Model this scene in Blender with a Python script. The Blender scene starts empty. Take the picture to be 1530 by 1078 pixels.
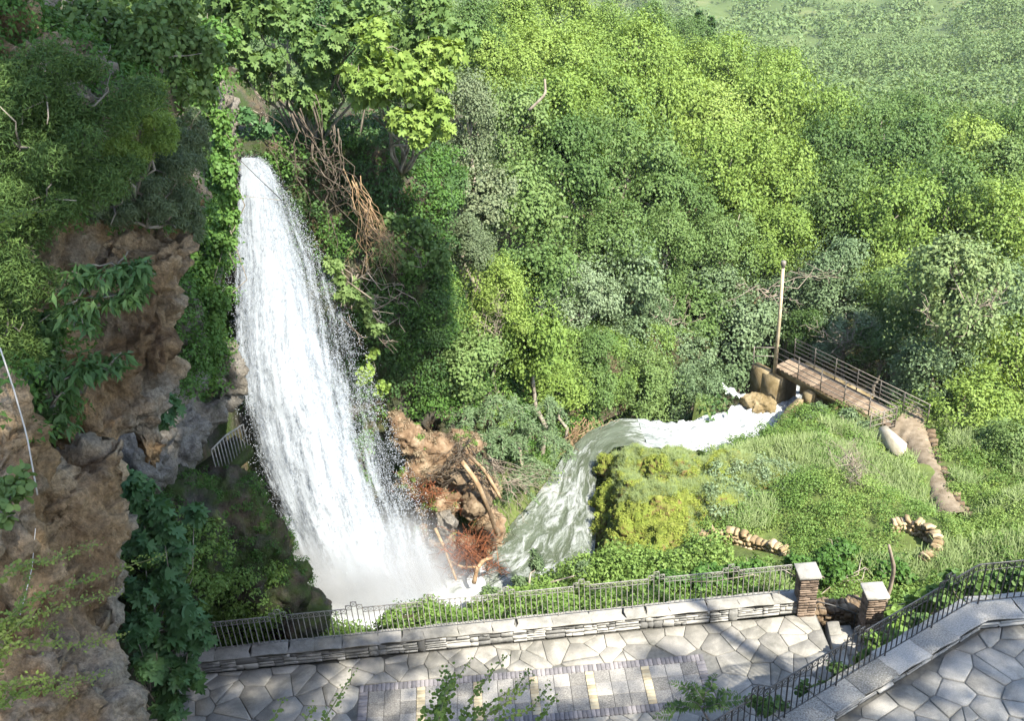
import bpy, bmesh, math, random
import numpy as np
from mathutils import Matrix, Vector
from mathutils.bvhtree import BVHTree

SC = bpy.context.scene
COL = SC.collection
rng = np.random.default_rng(7)
random.seed(7)

# ------------------------------------------------------------------ camera
FPX = 1500.0
PITCH, ROLL = math.radians(30), math.radians(4)
CAM = np.array([0.0, 0.0, 18.0])
_f = np.array([0, math.cos(PITCH), -math.sin(PITCH)])
_u0 = np.array([0, math.sin(PITCH), math.cos(PITCH)])
_r0 = np.array([1.0, 0, 0])
_r = math.cos(ROLL) * _r0 - math.sin(ROLL) * _u0
_u = math.sin(ROLL) * _r0 + math.cos(ROLL) * _u0
cam_d = bpy.data.cameras.new('camera')
cam_d.sensor_width = 36
cam_d.lens = FPX / 1530 * 36
cam_d.clip_end = 4000
cam_o = bpy.data.objects.new('camera', cam_d)
COL.objects.link(cam_o)
cam_o.matrix_world = Matrix(((_r[0], _u[0], -_f[0], CAM[0]), (_r[1], _u[1], -_f[1], CAM[1]),
                             (_r[2], _u[2], -_f[2], CAM[2]), (0, 0, 0, 1)))
SC.camera = cam_o

# ------------------------------------------------------------------ world, sun, exposure
SUNV = np.array([0.55, -0.60, 1.0])
SUNV = SUNV / np.linalg.norm(SUNV)
elev = math.asin(SUNV[2])
azim = math.atan2(SUNV[0], SUNV[1])
w = bpy.data.worlds.new('World')
SC.world = w
w.use_nodes = True
nt = w.node_tree
nt.nodes.clear()
sky = nt.nodes.new('ShaderNodeTexSky')
sky.sky_type = 'NISHITA'
sky.sun_disc = False
sky.sun_elevation = elev
sky.sun_rotation = azim
bgn = nt.nodes.new('ShaderNodeBackground')
bgn.inputs['Strength'].default_value = 0.15
wo = nt.nodes.new('ShaderNodeOutputWorld')
nt.links.new(sky.outputs[0], bgn.inputs[0])
nt.links.new(bgn.outputs[0], wo.inputs[0])
sl = bpy.data.lights.new('sun', 'SUN')
sl.energy = 5.0
sl.angle = math.radians(0.6)
sl.color = (1.0, 0.93, 0.80)
so = bpy.data.objects.new('sun', sl)
COL.objects.link(so)
so.rotation_euler = Vector(SUNV).to_track_quat('Z', 'Y').to_euler()
so.location = (20, -20, 60)
SC.view_settings.view_transform = 'Standard'
SC.view_settings.look = 'None'
SC.view_settings.exposure = 1.78
SC.view_settings.gamma = 1.0
SC.render.engine = 'CYCLES'
cy = SC.cycles
cy.max_bounces = 8
cy.diffuse_bounces = 3
cy.glossy_bounces = 2
cy.transmission_bounces = 4
cy.transparent_max_bounces = 24
cy.volume_bounces = 1
cy.use_denoising = True

# ------------------------------------------------------------------ helpers: picture <-> place
def ray(x, y):
    d = _f * FPX + _r * (x - 765) - _u * (y - 539)
    return d / np.linalg.norm(d)
def atz(x, y, z):
    d = ray(x, y); return CAM + d * ((z - CAM[2]) / d[2])
def aty(x, y, Y):
    d = ray(x, y); return CAM + d * (Y / d[1])
def atd(x, y, t):
    return CAM + ray(x, y) * t
def topx(p):
    v = np.asarray(p, float) - CAM
    wv = v @ _f
    return 765 + FPX * (v @ _r) / wv, 539 - FPX * (v @ _u) / wv, wv
def norm(a):
    return a / np.maximum(np.linalg.norm(a, axis=-1, keepdims=True), 1e-9)

# ------------------------------------------------------------------ numpy noise
_perm = np.random.default_rng(3).permutation(512).astype(np.int64)
_grad = norm(np.random.default_rng(4).normal(size=(512, 3)))
def _h(i, j, k):
    return _perm[(_perm[(_perm[i & 511] + j) & 511] + k) & 511]
def noise3(p):
    p = np.asarray(p, float)
    i = np.floor(p).astype(np.int64)
    f = p - i
    u = f * f * f * (f * (f * 6 - 15) + 10)
    out = 0
    for dx in (0, 1):
        for dy in (0, 1):
            for dz in (0, 1):
                g = _grad[_h(i[:, 0] + dx, i[:, 1] + dy, i[:, 2] + dz)]
                d = f - np.array([dx, dy, dz])
                wgt = (u[:, 0] if dx else 1 - u[:, 0]) * (u[:, 1] if dy else 1 - u[:, 1]) * (u[:, 2] if dz else 1 - u[:, 2])
                out = out + wgt * (g * d).sum(1)
    return out * 1.6
def fbm(p, oct=4, lac=2.1, gain=0.5):
    a, s, o = 1.0, 1.0, 0
    for k in range(oct):
        o = o + a * noise3(np.asarray(p) * s + 17.3 * k)
        a *= gain; s *= lac
    return o
def ridged(p, oct=3):
    a, s, o = 1.0, 1.0, 0
    for k in range(oct):
        o = o + a * (1 - np.abs(noise3(np.asarray(p) * s + 9.1 * k)) * 2)
        a *= 0.5; s *= 2.1
    return o

# ------------------------------------------------------------------ mesh building
class Buf:
    def __init__(s): s.v = []; s.f = {3: [], 4: []}; s.n = 0; s.poly = []
    def add(s, v, f):
        v = np.asarray(v, float).reshape(-1, 3)
        f = np.asarray(f, np.int64)
        s.v.append(v); s.f[f.shape[1]].append(f + s.n); s.n += len(v)
        return s
    def addpoly(s, v, polys):
        v = np.asarray(v, float).reshape(-1, 3)
        s.v.append(v)
        for p in polys: s.poly.append([int(q) + s.n for q in p])
        s.n += len(v)
        return s
    def box(s, c, d, rot=None, taper=1.0):
        v = np.array([[x, y, z] for z in (-.5, .5) for y in (-.5, .5) for x in (-.5, .5)]) * np.array(d)
        v[4:, :2] *= taper
        if rot is not None: v = v @ np.asarray(rot).T
        return s.add(v + np.array(c), [[0, 2, 3, 1], [4, 5, 7, 6], [0, 1, 5, 4], [2, 6, 7, 3], [0, 4, 6, 2], [1, 3, 7, 5]])
    def bar(s, a, b, r, k=4):
        return s.tube(np.array([a, b]), np.array([r, r]), k)
    def tube(s, pts, rad, k=5, cap=True):
        pts = np.asarray(pts, float); n = len(pts)
        rad = np.broadcast_to(np.asarray(rad, float), (n,))
        t = norm(np.gradient(pts, axis=0) if n > 2 else np.repeat([pts[1] - pts[0]], 2, 0))
        ref = np.array([0, 0, 1.0]) if abs(t[0][2]) < .9 else np.array([1.0, 0, 0])
        ax = norm(np.cross(t, ref)); ay = np.cross(t, ax)
        an = np.arange(k) * 2 * np.pi / k + math.pi / 4
        ring = pts[:, None] + rad[:, None, None] * (np.cos(an)[None, :, None] * ax[:, None] + np.sin(an)[None, :, None] * ay[:, None])
        q = []
        for i in range(n - 1):
            for j in range(k):
                a = i * k + j; b = i * k + (j + 1) % k
                q.append([a, b, b + k, a + k])
        base = s.n
        s.add(ring.reshape(-1, 3), q)
        if cap: s.poly.append([base + j for j in range(k)][::-1]); s.poly.append([base + (n - 1) * k + j for j in range(k)])
        return s
    def mesh(s, name):
        V = np.concatenate(s.v) if s.v else np.zeros((0, 3))
        m = bpy.data.meshes.new(name)
        loops, starts, tot, c = [], [], [], 0
        for k in (3, 4):
            if s.f[k]:
                F = np.concatenate(s.f[k]); loops.append(F.ravel())
                starts.append(c + np.arange(len(F)) * k); tot.append(np.full(len(F), k)); c += F.size
        if s.poly:
            loops.append(np.array([i for p in s.poly for i in p]))
            ln = np.array([len(p) for p in s.poly])
            starts.append(c + np.concatenate([[0], np.cumsum(ln)[:-1]])); tot.append(ln); c += ln.sum()
        L = np.concatenate(loops).astype(np.int32)
        S_ = np.concatenate(starts).astype(np.int32); T = np.concatenate(tot).astype(np.int32)
        m.vertices.add(len(V)); m.vertices.foreach_set('co', V.astype(np.float32).ravel())
        m.loops.add(len(L)); m.loops.foreach_set('vertex_index', L)
        m.polygons.add(len(S_)); m.polygons.foreach_set('loop_start', S_); m.polygons.foreach_set('loop_total', T)
        m.update(calc_edges=True)
        return m

def obj(name, data, mat=None, parent=None, smooth=False, **props):
    if isinstance(data, Buf): data = data.mesh(name)
    if mat is not None and len(data.materials) == 0:
        data.materials.append(M[mat] if isinstance(mat, str) else mat)
    if smooth:
        data.polygons.foreach_set('use_smooth', np.ones(len(data.polygons), bool))
    o = bpy.data.objects.new(name, data)
    COL.objects.link(o)
    if parent is not None:
        o.parent = parent
        o.matrix_parent_inverse = Matrix.Translation(-Vector(parent.location)) if parent.type == 'EMPTY' else Matrix()
    for k, v in props.items(): o[k] = v
    return o
def thing(name, label, cat, loc=(0, 0, 0), group=None):
    e = bpy.data.objects.new(name, None)
    e.empty_display_size = .2
    COL.objects.link(e); e.location = [float(q) for q in loc]
    e['label'] = label; e['category'] = cat
    if group: e['group'] = group
    return e
def tag(o, label, cat, group=None):
    o['label'] = label; o['category'] = cat
    if group: o['group'] = group
    return o
def place(o, loc, sc=(1, 1, 1), rz=0.0, rot=None):
    """put a child made of shared mesh data at a place in the world (its parent only moves)"""
    R = Matrix.Rotation(rz, 4, 'Z') if rot is None else rot
    o.matrix_basis = Matrix.Translation([float(q) for q in loc]) @ R @ Matrix.Diagonal((*[float(q) for q in sc], 1))
    return o

# ------------------------------------------------------------------ materials
M = {}
def newmat(name):
    m = bpy.data.materials.new(name); m.use_nodes = True
    n = m.node_tree; n.nodes.clear()
    out = n.nodes.new('ShaderNodeOutputMaterial')
    M[name] = m
    return m, n, out
def N(n, t, **kw):
    nd = n.nodes.new(t)
    for k, v in kw.items():
        if k.startswith('i_'): nd.inputs[k[2:].replace('_', ' ')].default_value = v
        else: setattr(nd, k, v)
    return nd
def ramp(n, fac, stops, interp='LINEAR'):
    r = n.nodes.new('ShaderNodeValToRGB'); r.color_ramp.interpolation = interp
    e = r.color_ramp.elements
    while len(e) < len(stops): e.new(0.5)
    for el, (p, c) in zip(e, stops): el.position = p; el.color = (*c[:3], 1) if len(c) >= 3 else (c[0], c[0], c[0], 1)
    if fac is not None: n.links.new(fac, r.inputs[0])
    return r
def noise(n, scale, detail=4, rough=.55, vec=None, dist=0.0):
    t = n.nodes.new('ShaderNodeTexNoise')
    t.inputs['Scale'].default_value = scale; t.inputs['Detail'].default_value = detail
    t.inputs['Roughness'].default_value = rough; t.inputs['Distortion'].default_value = dist
    if vec is not None: n.links.new(vec, t.inputs['Vector'])
    return t
def mixc(n, fac, a, b, mode='MIX'):
    x = n.nodes.new('ShaderNodeMix'); x.data_type = 'RGBA'; x.blend_type = mode
    for s, v in ((0, fac), (6, a), (7, b)):
        if isinstance(v, (int, float)): x.inputs[s].default_value = v
        elif isinstance(v, tuple): x.inputs[s].default_value = (*v[:3], 1)
        else: n.links.new(v, x.inputs[s])
    return x.outputs[2]
def mathn(n, op, a, b=None, clamp=False):
    x = n.nodes.new('ShaderNodeMath'); x.operation = op; x.use_clamp = clamp
    for s, v in ((0, a), (1, b)):
        if v is None: continue
        if isinstance(v, (int, float)): x.inputs[s].default_value = v
        else: n.links.new(v, x.inputs[s])
    return x.outputs[0]
def bump(n, h, strength, dist):
    b = n.nodes.new('ShaderNodeBump'); b.inputs['Strength'].default_value = strength
    b.inputs['Distance'].default_value = dist
    n.links.new(h, b.inputs['Height'])
    return b.outputs[0]
def wpos(n):
    return n.nodes.new('ShaderNodeNewGeometry').outputs['Position']

def mat_leaf(name, cols, trans=0.3, rough=.6, spec=.2, patch=None, objvar=.5):
    """cols: list of leaf colours spread over the leaves at random"""
    m, n, out = newmat(name)
    g = n.nodes.new('ShaderNodeNewGeometry')
    oi = n.nodes.new('ShaderNodeObjectInfo')
    pn = noise(n, .55, 3, .6, g.outputs['Position'])
    f = mathn(n, 'ADD', mathn(n, 'MULTIPLY', g.outputs['Random Per Island'], .34), .08)
    f = mathn(n, 'ADD', f, mathn(n, 'MULTIPLY', mathn(n, 'SUBTRACT', pn.outputs[0], .25), .65))
    f = mathn(n, 'ADD', f, mathn(n, 'MULTIPLY', mathn(n, 'SUBTRACT', oi.outputs['Random'], .5), objvar), True)
    k = len(cols)
    r = ramp(n, f, [(.12 + .76 * i / max(k - 1, 1), c) for i, c in enumerate(cols)])
    c = r.outputs[0]
    p = N(n, 'ShaderNodeBsdfPrincipled', i_Roughness=rough)
    p.inputs['Specular IOR Level'].default_value = spec
    n.links.new(c, p.inputs['Base Color'])
    tr = n.nodes.new('ShaderNodeBsdfTranslucent')
    n.links.new(mixc(n, 1.0, c, (1.25, 1.2, .45), 'MULTIPLY'), tr.inputs[0])
    mx = n.nodes.new('ShaderNodeMixShader'); mx.inputs[0].default_value = trans
    n.links.new(p.outputs[0], mx.inputs[1]); n.links.new(tr.outputs[0], mx.inputs[2])
    n.links.new(mx.outputs[0], out.inputs[0])
    return m
def mat_solid(name, cols, scale=6, rough=.85, spec=.25, bumps=((30, .3, .01),), metallic=0, objvar=0.0, detail=5, stops=None, vec=None):
    m, n, out = newmat(name)
    pos = wpos(n)
    t = noise(n, scale, detail, .6, pos)
    fac = t.outputs[0]
    if objvar:
        oi = n.nodes.new('ShaderNodeObjectInfo')
        fac = mathn(n, 'ADD', fac, mathn(n, 'MULTIPLY', mathn(n, 'SUBTRACT', oi.outputs['Random'], .5), objvar), True)
    k = len(cols)
    st = stops or [.3 + .4 * i / max(k - 1, 1) for i in range(k)]
    r = ramp(n, fac, list(zip(st, cols)))
    p = N(n, 'ShaderNodeBsdfPrincipled', i_Roughness=rough, i_Metallic=metallic)
    p.inputs['Specular IOR Level'].default_value = spec
    n.links.new(r.outputs[0], p.inputs['Base Color'])
    h = None
    for sc_, st_, d_ in bumps:
        b = n.nodes.new('ShaderNodeBump'); b.inputs['Strength'].default_value = st_; b.inputs['Distance'].default_value = d_
        n.links.new(noise(n, sc_, 5, .65, pos).outputs[0], b.inputs['Height'])
        if h is not None: n.links.new(h, b.inputs['Normal'])
        h = b.outputs[0]
    if h is not None: n.links.new(h, p.inputs['Normal'])
    n.links.new(p.outputs[0], out.inputs[0])
    return m

mat_leaf('leaf_bright', [(.115, .185, .04), (.165, .24, .05), (.22, .29, .08)])
mat_leaf('leaf_mid', [(.065, .12, .034), (.105, .17, .05), (.15, .212, .075)])
mat_leaf('leaf_silver', [(.085, .135, .062), (.125, .18, .09), (.18, .235, .14)], trans=.22)
mat_leaf('leaf_dark', [(.022, .055, .016), (.04, .085, .024), (.065, .12, .04)], trans=.22)
mat_leaf('leaf_olive', [(.08, .11, .055), (.11, .145, .075), (.155, .18, .10)], trans=.2)
mat_leaf('leaf_flower', [(.11, .165, .06), (.16, .21, .085), (.32, .29, .10)], trans=.22)
mat_leaf('leaf_far', [(.07, .115, .045), (.105, .16, .058), (.15, .2, .08)], trans=.25, objvar=.9)
mat_leaf('leaf_ivy', [(.035, .085, .016), (.06, .13, .025), (.10, .175, .04)], trans=.25)
mat_leaf('leaf_fig', [(.045, .105, .035), (.07, .15, .05), (.105, .195, .07)], trans=.22, spec=.3)
mat_leaf('leaf_cover', [(.09, .16, .036), (.135, .215, .05), (.19, .26, .075)], trans=.28)
mat_leaf('leaf_grass', [(.17, .23, .10), (.22, .28, .125), (.27, .31, .15)], trans=.3)
mat_leaf('leaf_bay', [(.035, .085, .02), (.06, .125, .03), (.12, .19, .05)], trans=.22, spec=.4)
mat_leaf('leaf_moss', [(.16, .20, .035), (.21, .255, .045), (.26, .29, .07)], trans=.2, rough=.8)
mat_leaf('leaf_twig', [(.10, .155, .035), (.15, .205, .05), (.2, .245, .07)], trans=.3)
mat_leaf('leaf_dry', [(.10, .07, .04), (.2, .155, .10), (.32, .27, .19)], trans=.1, rough=.8)
mat_leaf('leaf_juniper', [(.035, .07, .02), (.06, .105, .026), (.10, .15, .035)], trans=.15, rough=.7)

mat_solid('bark', [(.10, .085, .065), (.2, .175, .14), (.32, .29, .24)], 5, .9, .15, ((40, .5, .02),))
mat_solid('darkbark', [(.045, .035, .026), (.085, .07, .053), (.14, .12, .095)], 5, .9, .15, ())
mat_solid('deadwood', [(.14, .11, .085), (.22, .185, .145), (.31, .275, .225)], 3, .85, .15, ((40, .4, .01),))
mat_solid('tanwood', [(.15, .095, .05), (.24, .165, .095), (.33, .245, .155)], 4, .85, .15, ((40, .4, .01),))
mat_solid('redroot', [(.10, .035, .016), (.17, .06, .026), (.24, .10, .048)], 6, .75, .2, ())
mat_solid('soil', [(.055, .045, .03), (.10, .08, .05), (.15, .13, .08)], 2.2, .95, .1, ((12, .6, .05),))
mat_solid('farground', [(.045, .07, .025), (.075, .105, .036), (.13, .14, .065)], .06, .95, .1, (), stops=[.35, .55, .74])
mat_solid('greenground', [(.04, .05, .018), (.07, .095, .028), (.11, .14, .04)], 1.6, .95, .1, ((12, .6, .05),))
mat_solid('pathdirt', [(.12, .095, .062), (.175, .14, .098), (.23, .19, .138)], 3.5, .95, .1, ((30, .5, .03),))
mat_solid('tanbank', [(.065, .04, .024), (.145, .098, .06), (.26, .2, .135)], 2.6, .95, .1, ((14, .8, .06), (60, .4, .02)))
mat_solid('boulder', [(.06, .04, .025), (.13, .095, .06), (.22, .175, .12)], 3, .85, .2, ((10, .7, .06), (50, .4, .015)))
mat_solid('slate', [(.13, .13, .125), (.21, .21, .20), (.31, .305, .285)], 9, .78, .3, ((60, .45, .006),), objvar=.8)
mat_solid('mortar', [(.13, .128, .115), (.2, .195, .175)], 12, .95, .1, ((90, .4, .004),))
mat_solid('copingrough', [(.12, .115, .10), (.24, .235, .215), (.34, .33, .305)], 38, .9, .2, ((80, .8, .012),), objvar=.3)
mat_solid('tilemat', [(.115, .11, .10), (.22, .212, .195), (.31, .298, .272)], 40, .85, .2, ((60, .8, .01),), objvar=.35)
mat_solid('darkbrick', [(.13, .125, .13), (.18, .17, .175), (.23, .215, .215)], 9, .85, .2, ((70, .3, .004),), objvar=.7)
mat_solid('yellowbrick', [(.30, .255, .17), (.37, .32, .22), (.43, .375, .26)], 9, .85, .2, ((70, .3, .004),), objvar=.7)
mat_solid('brownstone', [(.085, .065, .05), (.14, .105, .08), (.2, .155, .12)], 9, .85, .2, ((40, .6, .01),), objvar=.5)
mat_solid('iron', [(.012, .012, .013), (.022, .022, .022), (.05, .045, .04)], 14, .45, .5, ((90, .2, .002),), metallic=.0)
mat_solid('ironlight', [(.10, .10, .09), (.2, .195, .18), (.30, .28, .25)], 16, .55, .4, ())  # worn tan paint, with the beige of sunlit bars put into the tone
mat_solid('greysteel', [(.09, .078, .065), (.14, .122, .10), (.2, .178, .15)], 10, .5, .4, ())
mat_solid('concrete', [(.34, .30, .23), (.46, .42, .34), (.56, .52, .44)], 2.5, .9, .2, ((40, .4, .01),))
mat_solid('mossconcrete', [(.08, .06, .025), (.15, .115, .06), (.22, .18, .11)], 2.2, .9, .2, ((20, .6, .03),))
mat_solid('deckwood', [(.09, .065, .045), (.145, .108, .075), (.2, .155, .11)], 5, .85, .2, ((40, .4, .01),), objvar=.7)
mat_solid('polewood', [(.24, .19, .12), (.36, .3, .2), (.46, .39, .28)], 5, .85, .2, ())
mat_solid('cream', [(.28, .25, .19), (.36, .33, .26), (.42, .39, .31)], 3, .85, .2, ())
mat_solid('ruinstone', [(.17, .125, .07), (.27, .205, .12), (.36, .29, .19)], 4, .9, .15, ((30, .6, .02),), objvar=.4)
mat_solid('twigstem', [(.09, .10, .04), (.13, .14, .055)], 9, .7, .3, ())
mat_solid('cable', [(.35, .33, .3), (.45, .43, .4)], 9, .7, .3, ())
mat_solid('pvc', [(.5, .45, .38), (.6, .55, .47)], 9, .7, .3, ())

def mat_paving(name, cols, objvar, scale):
    m, n, out = newmat(name)
    pos = wpos(n)
    oi = n.nodes.new('ShaderNodeObjectInfo')
    f = mathn(n, 'ADD', mathn(n, 'MULTIPLY', noise(n, scale, 6, .65, pos).outputs[0], .7), mathn(n, 'MULTIPLY', oi.outputs['Random'], objvar))
    c = ramp(n, f, [(.25, cols[0]), (.5, cols[1]), (.8, cols[2])]).outputs[0]
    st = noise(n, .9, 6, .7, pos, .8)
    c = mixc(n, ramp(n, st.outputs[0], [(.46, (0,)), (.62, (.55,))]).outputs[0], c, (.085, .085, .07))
    efflor = noise(n, 2.7, 5, .7, pos)
    c = mixc(n, ramp(n, efflor.outputs[0], [(.58, (0,)), (.7, (.3,))]).outputs[0], c, (.42, .40, .35))  # pale efflorescence blotches on the stone
    c = mixc(n, .5, c, ramp(n, noise(n, 70, 3, .7, pos).outputs[0], [(.3, (.55, .55, .55)), (.7, (1.3, 1.3, 1.3))]).outputs[0], 'MULTIPLY')
    p = N(n, 'ShaderNodeBsdfPrincipled', i_Roughness=.8); p.inputs['Specular IOR Level'].default_value = .3
    n.links.new(c, p.inputs['Base Color'])
    n.links.new(bump(n, noise(n, 26, 6, .75, pos).outputs[0], .5, .012), p.inputs['Normal'])
    n.links.new(p.outputs[0], out.inputs[0])
mat_paving('stonegrey', [(.15, .145, .13), (.235, .225, .2), (.33, .315, .28)], .35, 3.2)
mat_paving('coping', [(.15, .145, .13), (.235, .228, .208), (.33, .318, .29)], .3, 5)
def mat_cliff(name, dark, mid, light, moss, mossamt, grey=(.2, .19, .17)):
    m, n, out = newmat(name)
    pos = wpos(n)
    mp = N(n, 'ShaderNodeMapping'); mp.inputs['Scale'].default_value = (1, 1, .45)
    n.links.new(pos, mp.inputs[0])
    a = noise(n, 1.3, 6, .62, mp.outputs[0], .6)
    c = ramp(n, a.outputs[0], [(.3, dark), (.48, mid), (.66, light)]).outputs[0]
    b = noise(n, .7, 5, .6, pos)
    c = mixc(n, ramp(n, b.outputs[0], [(.48, (0,)), (.62, (1,))]).outputs[0], c, grey)
    fine = noise(n, 22, 4, .7, pos)
    c = mixc(n, .75, c, ramp(n, fine.outputs[0], [(.3, (.3, .3, .3)), (.7, (1.35, 1.35, 1.35))]).outputs[0], 'MULTIPLY')
    d = noise(n, 1.1, 5, .65, pos)
    c = mixc(n, ramp(n, d.outputs[0], [(1 - mossamt - .08, (0,)), (1 - mossamt + .08, (1,))]).outputs[0], c, moss)
    p = N(n, 'ShaderNodeBsdfPrincipled', i_Roughness=.9)
    p.inputs['Specular IOR Level'].default_value = .2
    n.links.new(c, p.inputs['Base Color'])
    b1 = n.nodes.new('ShaderNodeBump'); b1.inputs['Strength'].default_value = .9; b1.inputs['Distance'].default_value = .12
    n.links.new(noise(n, 9, 6, .7, mp.outputs[0]).outputs[0], b1.inputs['Height'])
    b2 = n.nodes.new('ShaderNodeBump'); b2.inputs['Strength'].default_value = .7; b2.inputs['Distance'].default_value = .04
    n.links.new(noise(n, 45, 4, .7, pos).outputs[0], b2.inputs['Height']); n.links.new(b1.outputs[0], b2.inputs['Normal'])
    n.links.new(b2.outputs[0], p.inputs['Normal'])
    n.links.new(p.outputs[0], out.inputs[0])
mat_cliff('cliffrock', (.10, .06, .033), (.29, .195, .105), (.47, .35, .22), (.05, .06, .02), .25, (.27, .235, .185))
mat_cliff('wetrock', (.018, .014, .01), (.045, .036, .025), (.085, .07, .05), (.035, .055, .012), .5, (.05, .05, .045))
mat_cliff('greyrock', (.07, .06, .045), (.17, .15, .12), (.29, .26, .21), (.05, .06, .02), .3)
mat_cliff('slopesoil', (.03, .026, .016), (.07, .055, .033), (.14, .10, .06), (.03, .05, .012), .5, (.08, .075, .06))
mat_cliff('tufa', (.10, .07, .022), (.19, .14, .05), (.27, .21, .09), (.12, .14, .025), .45, (.16, .125, .055))
mat_cliff('mossmound', (.13, .155, .03), (.18, .205, .04), (.22, .23, .055), (.14, .185, .03), .5, (.19, .19, .05))

def flow_attr(mesh, uv):
    a = mesh.attributes.new('flow', 'FLOAT_VECTOR', 'POINT')
    a.data.foreach_set('vector', np.asarray(uv, np.float32).ravel())

def mat_stream(name, deep, shallow, foam_lo, foam_hi, su, sv):
    m, n, out = newmat(name)
    at = N(n, 'ShaderNodeAttribute', attribute_name='flow')
    mp = N(n, 'ShaderNodeMapping'); mp.inputs['Scale'].default_value = (su, sv, 1)
    n.links.new(at.outputs['Vector'], mp.inputs[0])
    a = noise(n, 1.0, 7, .66, mp.outputs[0], 1.1)
    b = noise(n, 3.6, 7, .75, mp.outputs[0], 1.2)
    sx = N(n, 'ShaderNodeSeparateXYZ'); n.links.new(at.outputs['Vector'], sx.inputs[0])
    f = mathn(n, 'ADD', mathn(n, 'MULTIPLY', a.outputs[0], .74), mathn(n, 'MULTIPLY', b.outputs[0], .26))
    f = mathn(n, 'ADD', f, sx.outputs['Z'])
    foam = ramp(n, f, [(foam_lo, (0,)), (foam_hi, (1,))]).outputs[0]
    base = ramp(n, noise(n, .6, 3, .5, mp.outputs[0]).outputs[0], [(.35, deep), (.65, shallow)]).outputs[0]
    c = mixc(n, foam, base, (.46, .485, .495))
    p = N(n, 'ShaderNodeBsdfPrincipled')
    p.inputs['IOR'].default_value = 1.33
    n.links.new(c, p.inputs['Base Color'])
    n.links.new(ramp(n, foam, [(0, (.12,)), (1, (.7,))]).outputs[0], p.inputs['Roughness'])
    n.links.new(bump(n, f, .8, .25), p.inputs['Normal'])
    n.links.new(p.outputs[0], out.inputs[0])
mat_stream('streamwater', (.055, .068, .042), (.095, .115, .085), .49, .76, 3.0, 1.0)
mat_stream('cascadewater', (.08, .10, .085), (.15, .175, .16), .48, .80, 5.0, 1.3)
mat_stream('poolwater', (.4, .46, .48), (.55, .6, .62), .36, .55, 2.5, 2.5)

def mat_fall(name, lo, hi, su, sv):
    m, n, out = newmat(name)
    at = N(n, 'ShaderNodeAttribute', attribute_name='flow')
    def layer(kx, ky, det, ro, di):
        mp = N(n, 'ShaderNodeMapping'); mp.inputs['Scale'].default_value = (su * kx, sv * ky, 1)
        n.links.new(at.outputs['Vector'], mp.inputs[0])
        return noise(n, 1.0, det, ro, mp.outputs[0], di).outputs[0]
    a = layer(1, .5, 4, .6, .4); b = layer(5, 7, 5, .7, .8); c = layer(17, 26, 3, .7, .5)
    sx = N(n, 'ShaderNodeSeparateXYZ'); n.links.new(at.outputs['Vector'], sx.inputs[0])
    f = mathn(n, 'ADD', mathn(n, 'MULTIPLY', a, .46), mathn(n, 'MULTIPLY', b, .38))
    f = mathn(n, 'ADD', f, mathn(n, 'MULTIPLY', c, .16))
    f = mathn(n, 'ADD', f, sx.outputs['Z'])
    al = ramp(n, f, [(lo, (0,)), (hi, (1,))]).outputs[0]
    d = N(n, 'ShaderNodeBsdfDiffuse', i_Roughness=1.0)
    d.inputs['Color'].default_value = (.46, .505, .555, 1)
    n.links.new(bump(n, f, .5, .05), d.inputs['Normal'])
    t = N(n, 'ShaderNodeBsdfTranslucent'); t.inputs[0].default_value = (.46, .505, .555, 1)
    mx = N(n, 'ShaderNodeMixShader'); mx.inputs[0].default_value = .4
    n.links.new(d.outputs[0], mx.inputs[1]); n.links.new(t.outputs[0], mx.inputs[2])
    tp = N(n, 'ShaderNodeBsdfTransparent')
    m2 = N(n, 'ShaderNodeMixShader'); n.links.new(al, m2.inputs[0])
    n.links.new(tp.outputs[0], m2.inputs[1]); n.links.new(mx.outputs[0], m2.inputs[2])
    n.links.new(m2.outputs[0], out.inputs[0])
mat_fall('fallwater', .45, .61, 9, 2.6)
m_, n_, o_ = newmat('droplet')
p_ = N(n_, 'ShaderNodeBsdfPrincipled', i_Roughness=.4); p_.inputs['Base Color'].default_value = (.47, .51, .555, 1)
t_ = N(n_, 'ShaderNodeBsdfTranslucent'); t_.inputs[0].default_value = (.47, .51, .555, 1)
x_ = N(n_, 'ShaderNodeMixShader'); x_.inputs[0].default_value = .4
n_.links.new(p_.outputs[0], x_.inputs[1]); n_.links.new(t_.outputs[0], x_.inputs[2]); n_.links.new(x_.outputs[0], o_.inputs[0])

# ------------------------------------------------------------------ leaves
T_LEAF = (np.array([[0, 0, 0], [.3, .45, .07], [0, 1, -.06], [-.3, .45, .07]]), np.array([[0, 1, 2, 3]]))
T_ROUND = (np.array([[0, 0, 0], [.42, .3, .08], [.36, .75, .05], [0, 1, -.06], [-.36, .75, .05], [-.42, .3, .08]]), np.array([[0, 1, 2, 3], [0, 3, 4, 5]]))
T_OVAL = (np.array([[0, 0, 0], [.4, .5, .08], [0, 1, -.06], [-.4, .5, .08]]), np.array([[0, 1, 2, 3]]))
T_TRI = (np.array([[-.40, .12, .04], [.36, .2, .04], [.03, 1.1, -.06]]), np.array([[0, 1, 2]]))
T_TRIL = (np.array([[-.13, .05, .02], [.13, .05, .02], [0, 1.05, -.06]]), np.array([[0, 1, 2]]))
T_LANCE = (np.array([[0, 0, 0], [.14, .4, .03], [0, 1, -.1], [-.14, .4, .03]]), np.array([[0, 1, 2, 3]]))
T_NEEDLE = (np.array([[-.03, 0, 0], [.03, 0, 0], [.012, 1, 0], [-.012, 1, 0]]), np.array([[0, 1, 2, 3]]))
_fg = [(0, 0), (.22, -.02), (.48, .12), (.36, .3), (.22, .34), (.46, .62), (.28, .66), (.15, .56), (.1, .82), (0, 1)]
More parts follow.
